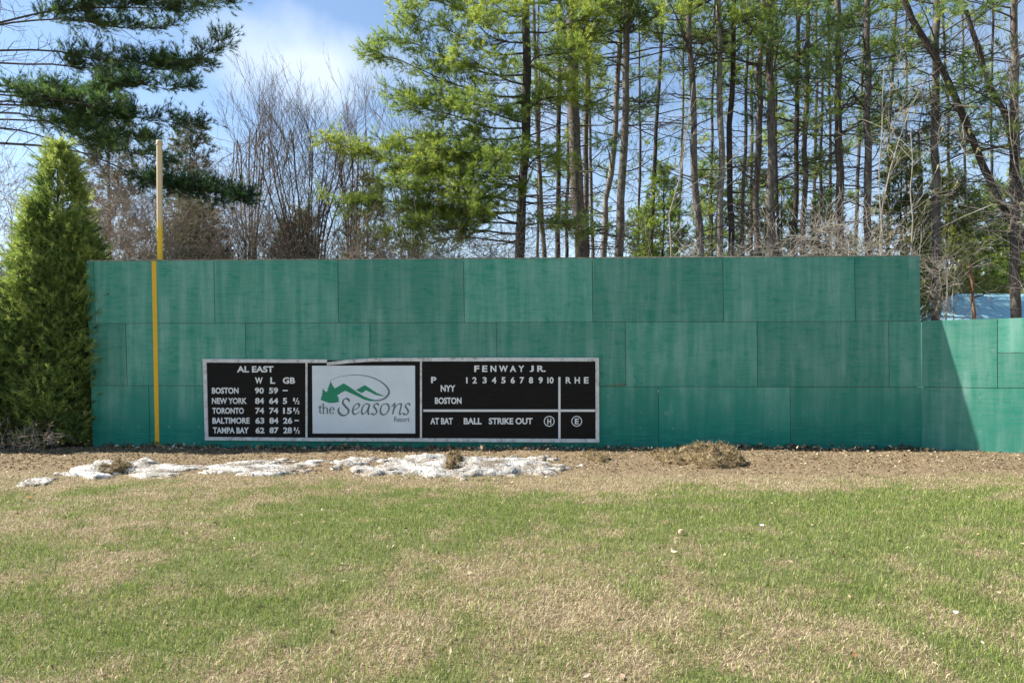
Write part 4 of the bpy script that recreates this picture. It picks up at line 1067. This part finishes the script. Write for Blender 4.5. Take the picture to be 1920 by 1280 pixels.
BR = [(25, 90, 7, 260, 'twig_grey', 'grey tangled bush behind the cedars at the left edge'),
      (215, 70, 5, 300, 'twig_grey', 'grey tangled bush right behind the cedar and the top left corner of the wall'),
      (265, 60, 5, 235, 'twig_grey', 'grey tangled bush behind the foul pole'),
      (335, 60, 5, 280, 'twig_grey', 'grey tangled bush just right of the foul pole'),
      (400, 50, 5, 320, 'twig_grey', 'grey tangled bush under the tip of the low pine bough'),
      (185, 60, 6, 330, 'twig_grey', 'brown grey thicket half covered by the right side of the conical cedar'),
      (300, 70, 7, 300, 'twig_grey', 'brownish thicket behind the grey bushes on both sides of the foul pole'),
      (440, 60, 6, 330, 'twig_grey', 'grey tangled bush left of the leaning bare stem'),
      (525, 60, 5, 370, 'twig_pale', 'low grey bush at the left foot of the fan shaped bare tree'),
      (690, 60, 5, 380, 'twig_grey', 'low grey bush between the fan shaped tree and the bright pine'),
      (830, 80, 7, 385, 'twig_pale', 'pale tangled bush under the lowest bright pine boughs, its left half'),
      (925, 60, 7, 375, 'twig_pale', 'pale tangled bush at the foot of the bright pine trunk')]
for i, (cx, sp, n, yt, mt, lab) in enumerate(BR):
    bare('bare_bush', lab, cx, thicket(cx, sp, n + 2, yt, rg), 18.4 + (i % 3) * 0.7, mt, TANGLE, 20 + i, cat='bush', r0=0.016, r1=0.004)
# saplings with pale bark near the right end
SAP = [dict(count=10, lmin=0.6, lmax=2.0, fwd=0.7, side=0.8, up=0.12, tmin=0.3, npt=6, rr=0.5, rend=0.004, curve=0.35), dict(count=5, lmin=0.25, lmax=0.8, fwd=0.8, side=0.7, up=0.05, tmin=0.25, npt=5, rr=0.6, rend=0.003, curve=0.3), dict(count=2, lmin=0.1, lmax=0.3, fwd=0.8, side=0.7, up=0.05, tmin=0.3, npt=4, rr=0.7, rend=0.0022, curve=0.2)]
bare('bare_sapling', 'straight pale sapling in front of the olive firs near the wall end', 1709, [[(1710, 480), (1709, 400), (1707, 250)]], 16.6, 'twig_pale', SAP, 40, leafy=0.10, r0=0.032)
bare('bare_sapling', 'curved pale sapling before the wavering trunk', 1260, [[(1260, 480), (1257, 395), (1272, 330), (1290, 260), (1300, 156)]], 17.0, 'twig_pale', SAP[:2], 41, r0=0.024)
bare('bare_sapling', 'sapling with drooping young leaves between the lichen grey trunk and the wall end', 1655, [[(1652, 480), (1650, 365), (1653, 240), (1656, 120)], [(1650, 480), (1665, 330), (1700, 220), (1735, 150)]], 17.0, 'twig_pale', SAP, 42, leafy=0.12, r0=0.024)
bare('bare_tree', 'pale branching tree leaning in from the right edge with long level limbs', 1945, [[(1950, 500), (1935, 420), (1880, 350), (1790, 320)], [(1948, 480), (1930, 300), (1850, 235), (1740, 255)], [(1952, 450), (1940, 240), (1880, 205), (1790, 200)], [(1950, 480), (1900, 380), (1820, 400), (1760, 430)], [(1955, 400), (1945, 250), (1925, 120)], [(1950, 500), (1900, 300), (1890, 200)]], 16.8, 'twig_pale', SAP, 43, leafy=0.07, r0=0.034, r1=0.008)
bare('bare_bush', 'pale tangled bush filling the gap above the low wall', 1800, thicket(1790, 60, 3, 450, rg), 17.4, 'twig_pale', TANGLE[:2], 44, cat='bush', leafy=0.02, r0=0.02, r1=0.005)
bare('bare_bush', 'pale tangled bush behind the top sheets near the wall end', 1620, thicket(1610, 80, 8, 340, rg), 17.2, 'twig_pale', TANGLE[:2], 45, cat='bush', r0=0.018, r1=0.005)
bare('bare_bush', 'thin pale bush at the foot of the crossing slender trunks', 1500, thicket(1490, 60, 6, 370, rg), 17.4, 'twig_pale', TANGLE[:2], 46, cat='bush', r0=0.016, r1=0.005)
bare('bare_bush', 'thin pale bush at the foot of the palest trunk', 1370, thicket(1365, 50, 5, 400, rg), 17.4, 'twig_pale', TANGLE[:2], 47, cat='bush', r0=0.016, r1=0.005)
bare('bare_bush', 'thin dark bush at the foot of the pale crooked trunk', 1140, thicket(1150, 50, 6, 330, rg), 19.0, 'twig_red', TANGLE[:2], 48, cat='bush', r0=0.018, r1=0.005)

bare('bare_bush', 'low brown dry undergrowth at the foot of the cedars', 25, [[(10 + 14 * q_, 846), (6 + 15 * q_, 825), (q_ * 16 - 4, 800 + 6 * (q_ % 3))] for q_ in range(7)], 13.9, 'twig_grey', [dict(count=9, lmin=0.12, lmax=0.42, fwd=0.5, side=1.0, up=0.05, tmin=0.2, npt=5, rr=0.6, rend=0.003, curve=0.4), dict(count=5, lmin=0.06, lmax=0.2, fwd=0.7, side=0.8, up=0.0, tmin=0.2, npt=4, rr=0.6, rend=0.003, curve=0.3)], 60, cat='bush', r0=0.012, r1=0.004)
# --- young firs behind
def fir(label, cx, ytop, Y, rbase, needle, seed, tint=0.45, nb=75, K=15, name='fir_tree', zlow=0.8):
    rng = np.random.default_rng(800 + seed)
    X = (cx - 960) / F * Y; zt = EYE + (HY - ytop) / F * Y
    root = empty(name, (X, Y, 0), 0, label, 'tree')
    C = np.stack([np.zeros(10) + rng.normal(size=10) * 0.02, np.zeros(10), np.linspace(-0.1, zt, 10)], -1)
    S = Soup(); S.tubes(C, np.linspace(0.11, 0.012, 10), 8); S.build('trunk', M['bark_dark'], root)
    SB, SN = Soup(), Soup(); limbs = []
    for i in range(nb):
        f = (i + rng.random()) / nb; z = zlow + (zt - zlow - 0.1) * f
        ln = rbase * (1 - f) ** 0.8 * rng.uniform(0.7, 1.15) + 0.12; a = i * 2.399 + rng.normal() * 0.3
        dv = np.array([math.cos(a), math.sin(a), 0.05 + 0.35 * f])
        limbs.append(np.array([[0, 0, z], dv * ln * 0.5 + [0, 0, z - 0.03], dv * ln + [0, 0, z + 0.02 * ln]]))
    boughs(SB, SN, limbs, 0.18, 0.55, 10.0, 5, L=0.14, K=K, tint=tint, tvar=0.2, Wd=0.017, spread=0.6, rng=rng, r0=0.015)
    SB.build('branches', M['dead'], root); SN.build('crown', M[needle], root)
    return root
FIRS = [('yellow green young pine in the sky gap behind the curved sapling', 1245, 318, 27, 1.7, 'n_bright', 0.45), ('small green pine between the thin sky gap trunk and the wavering trunk', 1205, 395, 29, 1.4, 'n_mid', 0.5),
        ('green young pine behind the palest trunk pair', 1335, 300, 29, 1.6, 'n_mid', 0.55), ('dull green young pine behind the reddish footed trunk', 1410, 300, 30, 1.5, 'n_olive', 0.5),
        ('green young pine just right of the thickest grey trunk', 1465, 345, 29, 1.5, 'n_mid', 0.45), ('dark young pine behind the short thin trunk', 1548, 360, 29, 1.5, 'n_mid', 0.3),
        ('olive young fir filling the space behind the straight pale sapling', 1690, 285, 23, 1.7, 'n_olive', 0.5), ('dark olive fir behind the dark upright trunk past the wall end', 1775, 330, 24, 2.0, 'n_olive', 0.58),
        ('dark fir under the long leaning trunk near the right edge', 1850, 345, 27, 1.9, 'n_mid', 0.58), ('young fir cut by the right edge of the photo', 1925, 300, 26, 1.7, 'n_mid', 0.58),
        ('grey green conifer behind the boughs between the foul pole and the bare fan', 358, 235, 24, 1.5, 'n_grey', 0.5), ('small dark evergreen behind the wall right of the foul pole', 375, 395, 20, 1.6, 'n_olive', 0.35),
        ('pale green conifer behind the dark boughs above the foul pole', 205, 120, 26, 2.0, 'n_grey', 0.55), ('dim green fir in the gap between the fan shaped tree and the bright pine', 690, 330, 26, 1.6, 'n_olive', 0.35),
        ('dim green fir low behind the foot of the bare fan', 560, 405, 24, 1.7, 'n_olive', 0.45)]
for i, (lab, cx, yt, Y, rb, nd_, ti) in enumerate(FIRS):
    fir(lab, cx, yt, Y + (4 if cx > 1760 else 0), rb, nd_, i, ti, zlow=3.4 if cx > 1760 else 0.8)

# --- far wood that reads as one mass
S = Soup(); rg2 = np.random.default_rng(4)
n = 520
xs = rg2.uniform(-45, 45, n); ys = rg2.uniform(38, 58, n)
hs = np.where(xs < -8, rg2.uniform(5.5, 10.5, n), rg2.uniform(4.5, 8.5, n))
st = np.stack([np.stack([xs + rg2.normal(size=n) * 0.2, ys, np.zeros(n)], -1), np.stack([xs, ys, hs * 0.5], -1), np.stack([xs + rg2.normal(size=n) * 0.4, ys, hs], -1)], 1)
st[:, 1, 0] += rg2.normal(size=n) * 0.5; st[:, 2, 0] += rg2.normal(size=n) * 1.0
sr = np.broadcast_to([0.06, 0.04, 0.012], (n, 3)).copy()
S.tubes(st, sr, 4, a=0.2)
Q, RQ = child_lines(st, sr, 22, 0.6, 2.4, 0.5, 0.9, 0.2, 0.25, 1.0, 4, 0.4, 0.009, 0.2, 0.2, rg2, 0.4); S.tubes(Q, RQ, 3, a=0.35)
Z, RZ = child_lines(Q, RQ, 4, 0.3, 0.9, 0.7, 0.7, 0.1, 0.3, 1.0, 4, 0.6, 0.007, 0.2, 0.2, rg2); S.tubes(Z, RZ, 3, a=0.4)
kk = rg2.random(len(Z)) < 0.22
S.needles(Z[kk, -1], nrm(Z[kk, -1] - Z[kk, -2]), 0.22, 0.035, 9, 0.6, 0.85, rg2)
m = MT('far_wood', 0.9, 0.1); c = m.ramp(m.attr(), [(0.0, (0.05, 0.045, 0.04)), (0.45, (0.17, 0.145, 0.12)), (0.7, (0.06, 0.085, 0.04)), (1.0, (0.12, 0.15, 0.06))]); m.color(c)
tag(S.build('distant_woods', m.m), 'far thin wood of bare trees and evergreens behind everything', 'woods', kind='stuff')

# ------------------------------------------------------------------ house with the light blue roof
m = MT('light_blue_metal_roof', 0.45, 0.4)
wv = m.n('ShaderNodeTexWave', bands_direction='X'); m.L(m.coord('Object'), wv.inputs[0]); wv.inputs['Scale'].default_value = 1.6
m.color(m.mix(m.rng(wv.outputs['Fac'], 0.9, 1.0, 0, 1), (0.30, 0.54, 0.61), (0.21, 0.40, 0.46)))
M['roof'] = m.m
hY = 20.5
hx0 = (1748 - 960) / F * hY; zr = EYE + (HY - 551) / F * (hY + 3); ze = EYE + (HY - 640) / F * hY
house = empty('blue_roofed_house', (hx0 + 5, hY + 3, 0), 0, 'house with a light blue hipped roof showing above the low wall', 'house')
S = Soup()
e = 0.35
ov = [(-5 - e, -3 - e, ze), (5 + e, -3 - e, ze), (5 + e, 3 + e, ze), (-5 - e, 3 + e, ze), (-2.7, 0, zr), (2.7, 0, zr)]
S.add(ov + [(x, y, z - 0.12) for x, y, z in ov[:4]], tris=[(3, 0, 4), (1, 2, 5)], quads=[(0, 1, 5, 4), (2, 3, 4, 5), (6, 7, 1, 0), (7, 8, 2, 1), (8, 9, 3, 2), (9, 6, 0, 3), (9, 8, 7, 6)])
S.build('roof', M['roof'], house, smooth=False)
S = Soup()
def box(S, x0, x1, y0, y1, z0, z1):
    V = [(x0, y0, z0), (x1, y0, z0), (x1, y1, z0), (x0, y1, z0), (x0, y0, z1), (x1, y0, z1), (x1, y1, z1), (x0, y1, z1)]
    S.add(V, quads=[(0, 1, 5, 4), (1, 2, 6, 5), (2, 3, 7, 6), (3, 0, 4, 7), (4, 5, 6, 7), (3, 2, 1, 0)])
box(S, -5, 5, -3, 3, -0.2, ze - 0.13); S.build('walls', matte('house_siding', (0.45, 0.43, 0.38)), house, smooth=False)

# ------------------------------------------------------------------ snow, mound and small things on the ground
m = MT('old_snow', 0.6, 0.3)
v = m.coord('Object'); n1 = m.noise(v, 9, 6, 0.72, 0.3); n2 = m.noise(v, 40, 4, 0.7); n3 = m.noise(v, 2.2, 3, 0.6)
c = m.ramp(n1, [(0.3, (0.17, 0.14, 0.10)), (0.46, (0.42, 0.41, 0.37)), (0.63, (0.68, 0.69, 0.68))])
c = m.mix(m.rng(m.math('ADD', n2, m.math('MULTIPLY', n3, 0.7)), 0.80, 0.92, 0, 0.9), c, (0.13, 0.095, 0.06))
c = m.mix(m.rng(m.attr(), 0.0, 0.30, 0.85, 0), c, (0.22, 0.165, 0.105))
m.color(c); m.bump(n1, 0.5, 0.03)
m.b.inputs['Subsurface Weight'].default_value = 0.0
M['snow'] = m.m
def patch(name, label, cat, px0, px1, py0, py1, hmax, mat, seed, rough=1.0, spikes=0.5, edge=0.6):
    xa, ya = gpix((px0 + px1) / 2, py1, 0.06); xb, yb = gpix((px0 + px1) / 2, py0, 0.06)
    Ym = (ya + yb) / 2
    cx = ((px0 + px1) / 2 - 960) / F * Ym; rx = (px1 - px0) / 2 / F * Ym; ry = max((yb - ya) / 2, 0.22)
    nx_, ny_ = max(30, int(rx * 2 / 0.035)), max(24, int(ry * 2 / 0.03))
    gx, gy = np.meshgrid(np.linspace(-1.15, 1.15, nx_), np.linspace(-1.15, 1.15, ny_))
    X = cx + gx * rx; Y = Ym + gy * ry
    f = 1 - (np.abs(gx) ** 2.4 + np.abs(gy) ** 2.2) + (fbm(X * 1.9, Y * 4.2, 5, seed) - 0.60) * 3.4 * edge + (fbm(X * 5.5, Y * 9, 4, seed + 2) - 0.52) * 1.5
    f = np.clip(f, -0.4, 1)
    h = hmax * np.sign(f) * np.abs(f) ** 0.7 * (0.55 + 0.9 * fbm(X * 3.3, Y * 4.5, 3, seed + 5) * spikes * 2)
    h = h + (fbm(X * 7, Y * 9, 3, seed + 8) - 0.5) * hmax * 0.6 * rough * (f > 0)
    Z = ground_h(X, Y) + np.where(f > 0, h + 0.01, -0.09)
    S = Soup(); ii = np.arange(nx_ * ny_).reshape(ny_, nx_)
    q = np.stack([ii[:-1, :-1], ii[:-1, 1:], ii[1:, 1:], ii[1:, :-1]], -1).reshape(-1, 4)
    fm = f.ravel() > 0
    q = q[fm[q].any(1)]
    org = np.array([cx, Ym, float(ground_h(cx, Ym))])
    S.add(np.stack([X, Y, Z], -1).reshape(-1, 3), quads=q, a=np.clip(f, 0, 1).ravel())
    o = S.build(name, mat, origin=org); o.location = org
    tag(o, label, cat)
    return o, (X, Y, Z, f)
SNOW = [('small thin snow remnant at the far left of the bare strip', 34, 100, 892, 906, 0.04, 201), ('lumpy snow patch with a dark hollow under its crust, left of the foul stripe', 128, 270, 864, 893, 0.085, 202),
        ('low snow patch before the foot of the yellow stripe', 238, 378, 867, 892, 0.035, 203), ('grubby snow patch below the left third of the scoreboard', 376, 596, 862, 889, 0.045, 204),
        ('long highest snow patch below the middle and right of the scoreboard', 626, 1066, 856, 890, 0.085, 205)]
SP = []
for (lab, a, b, c0, c1, h, sd) in SNOW:
    SP.append(patch('snow_patch', lab, 'snow', a, b, c0, c1, h, M['snow'], sd)[1])
m = MT('raked_thatch', 0.95, 0.1)
v = m.coord('Object'); n1 = m.noise(v, 24, 6, 0.75)
m.color(m.ramp(n1, [(0.3, (0.06, 0.04, 0.022)), (0.5, (0.20, 0.145, 0.075)), (0.7, (0.40, 0.31, 0.17))])); m.bump(n1, 1.0, 0.06)
M['thatch'] = m.m
S_STRAW = foliage_mat('straw', [(0.0, (0.09, 0.06, 0.03)), (0.5, (0.28, 0.21, 0.11)), (1.0, (0.52, 0.42, 0.25))], 0.2, 1.0)
def heap(label, px0, px1, py0, py1, h, sd, nst):
    o, (X, Y, Z, f) = patch('thatch_heap', label, 'heap', px0, px1, py0, py1, h, M['thatch'], sd, 1.2, 0.7, 0.3)
    rng = np.random.default_rng(sd); k = np.flatnonzero(f.ravel() > 0.02); k = rng.choice(k, nst)
    P = np.stack([X.ravel()[k], Y.ravel()[k], Z.ravel()[k]], -1) + rng.normal(size=(nst, 3)) * 0.015
    D = nrm(rng.normal(size=(nst, 3)) * [1, 1, 0.6] + [0, 0, 0.15])
    S = Soup(); S.needles(P, D, 0.10, 0.009, 5, 0.6, rng.random(nst), rng)
    S.build('straw', S_STRAW, o, origin=np.array(o.location))
heap('biggest heap of raked thatch at the foot of the wall, right of the scoreboard', 1280, 1384, 853, 875, 0.19, 301, 900)
heap('flat spread of raked thatch just left of the biggest heap', 1226, 1290, 852, 868, 0.07, 302, 400)
heap('small dark clod of thatch below the right end of the scoreboard', 1098, 1142, 854, 866, 0.06, 303, 200)
heap('dark dirt mound standing in for the shaded hollow in the lumpy snow patch', 192, 238, 874, 887, 0.10, 305, 200)  # added mound, its dark colour replaces the shade of the dirt hollow
heap('dark clod of turf stuck on the longest snow patch', 838, 866, 862, 878, 0.15, 304, 260)
# debris lying on the snow
S = Soup()
for (X, Y, Z, f) in SP:
    k = np.flatnonzero(f.ravel() > 0.03); n = min(len(k) // 3, 800); k = RNG.choice(k, n)
    sz = RNG.uniform(0.006, 0.018, n); x = X.ravel()[k]; y = Y.ravel()[k]
    leaves(S, x, y, sz, RNG.random(n) * 0.7, (Z.ravel()[k] - ground_h(x, y)) + 0.004)
tag(S.build('snow_debris', M['leaf']), 'bits of bark and leaf lying on the melting snow patches', 'debris', kind='stuff')

def single_leaf(name, label, cat, px, py, size, col, asp=0.6, tilt=0.3, thick=0.0, seed=1):
    x, y = gpix(px, py, 0.02); z = float(ground_h(x, y)) + 0.025
    size *= 0.78; thick *= 0.78
    rng = np.random.default_rng(seed); S = Soup()
    if thick:
        bm = bmesh.new(); bmesh.ops.create_cube(bm, size=1.0)
        bmesh.ops.scale(bm, vec=(size, size * asp, thick), verts=bm.verts)
        bmesh.ops.bevel(bm, geom=bm.edges[:], offset=thick * 0.18, segments=2, affect='EDGES')
        for v_ in bm.verts: v_.co += Vector(rng.normal(size=3) * thick * 0.04)
        me = bpy.data.meshes.new(name); bm.to_mesh(me); bm.free(); me.materials.append(col)
        o = bpy.data.objects.new(name, me); COL.objects.link(o)
    else:
        t = np.linspace(-1, 1, 9); w_ = np.sqrt(np.clip(1 - t ** 2, 0, 1)) * asp * (1 + 0.25 * np.sin(t * 9 + seed)) + 0.02
        V = []
        for ti, wi in zip(t, w_):
            for sgn in (-1, 0, 1): V.append((ti * size / 2, sgn * wi * size / 2, abs(sgn) * size * 0.10 + ti * ti * size * 0.16))
        Q = []
        for i in range(8):
            for j in range(2): a = i * 3 + j; Q.append((a, a + 1, a + 4, a + 3))
        S.add(V, quads=Q); o = S.build(name, col)
    o.location = (x, y, z + thick * 0.3); o.rotation_euler = (tilt, tilt * 0.5, rng.uniform(0, 6))
    return tag(o, label, cat)
TAN = matte('tan_stone', (0.55, 0.42, 0.28), 0.9); ORL = matte('orange_leaf', (0.50, 0.20, 0.05), 0.7); PAL = matte('pale_leaf', (0.68, 0.58, 0.36), 0.7); WHT = matte('white_paper', (0.8, 0.8, 0.78), 0.7); BRL = matte('brown_leaf', (0.20, 0.10, 0.05), 0.8)
single_leaf('stone', 'square tan stone lying on the green lawn', 'stone', 1277, 1004, 0.062, TAN, 0.9, 0.1, 0.05)
single_leaf('paper_scrap', 'white scrap lying on the lawn right of the tan stone', 'litter', 1426, 991, 0.10, WHT, 0.4, 0.2, seed=3)
single_leaf('paper_scrap', 'white scrap on the right of the lawn halfway to the camera', 'litter', 1791, 1145, 0.05, WHT, 0.6, 0.3, seed=4)
single_leaf('leaf', 'orange leaf on the dry grass at the left', 'leaf', 55, 933, 0.10, ORL, 0.6, 0.5, seed=5)
single_leaf('leaf', 'cream leaf on the green grass left of the middle', 'leaf', 633, 1025, 0.075, PAL, 0.7, 0.5, seed=6)
single_leaf('leaf', 'pale leaf at the edge of the dirt strip under the scoreboard end', 'leaf', 957, 906, 0.12, PAL, 0.5, 0.3, seed=7)
single_leaf('leaf', 'curled brown leaf low in the middle of the lawn', 'leaf', 1378, 1212, 0.06, PAL, 0.6, 0.5, seed=8)
single_leaf('leaf', 'dark brown leaf low on the right part of the lawn', 'leaf', 1602, 1228, 0.055, BRL, 0.6, 0.5, seed=9)
single_leaf('leaf', 'pale leaf on the lawn in line below the tan stone', 'leaf', 1262, 1037, 0.09, PAL, 0.4, 0.3, seed=10)
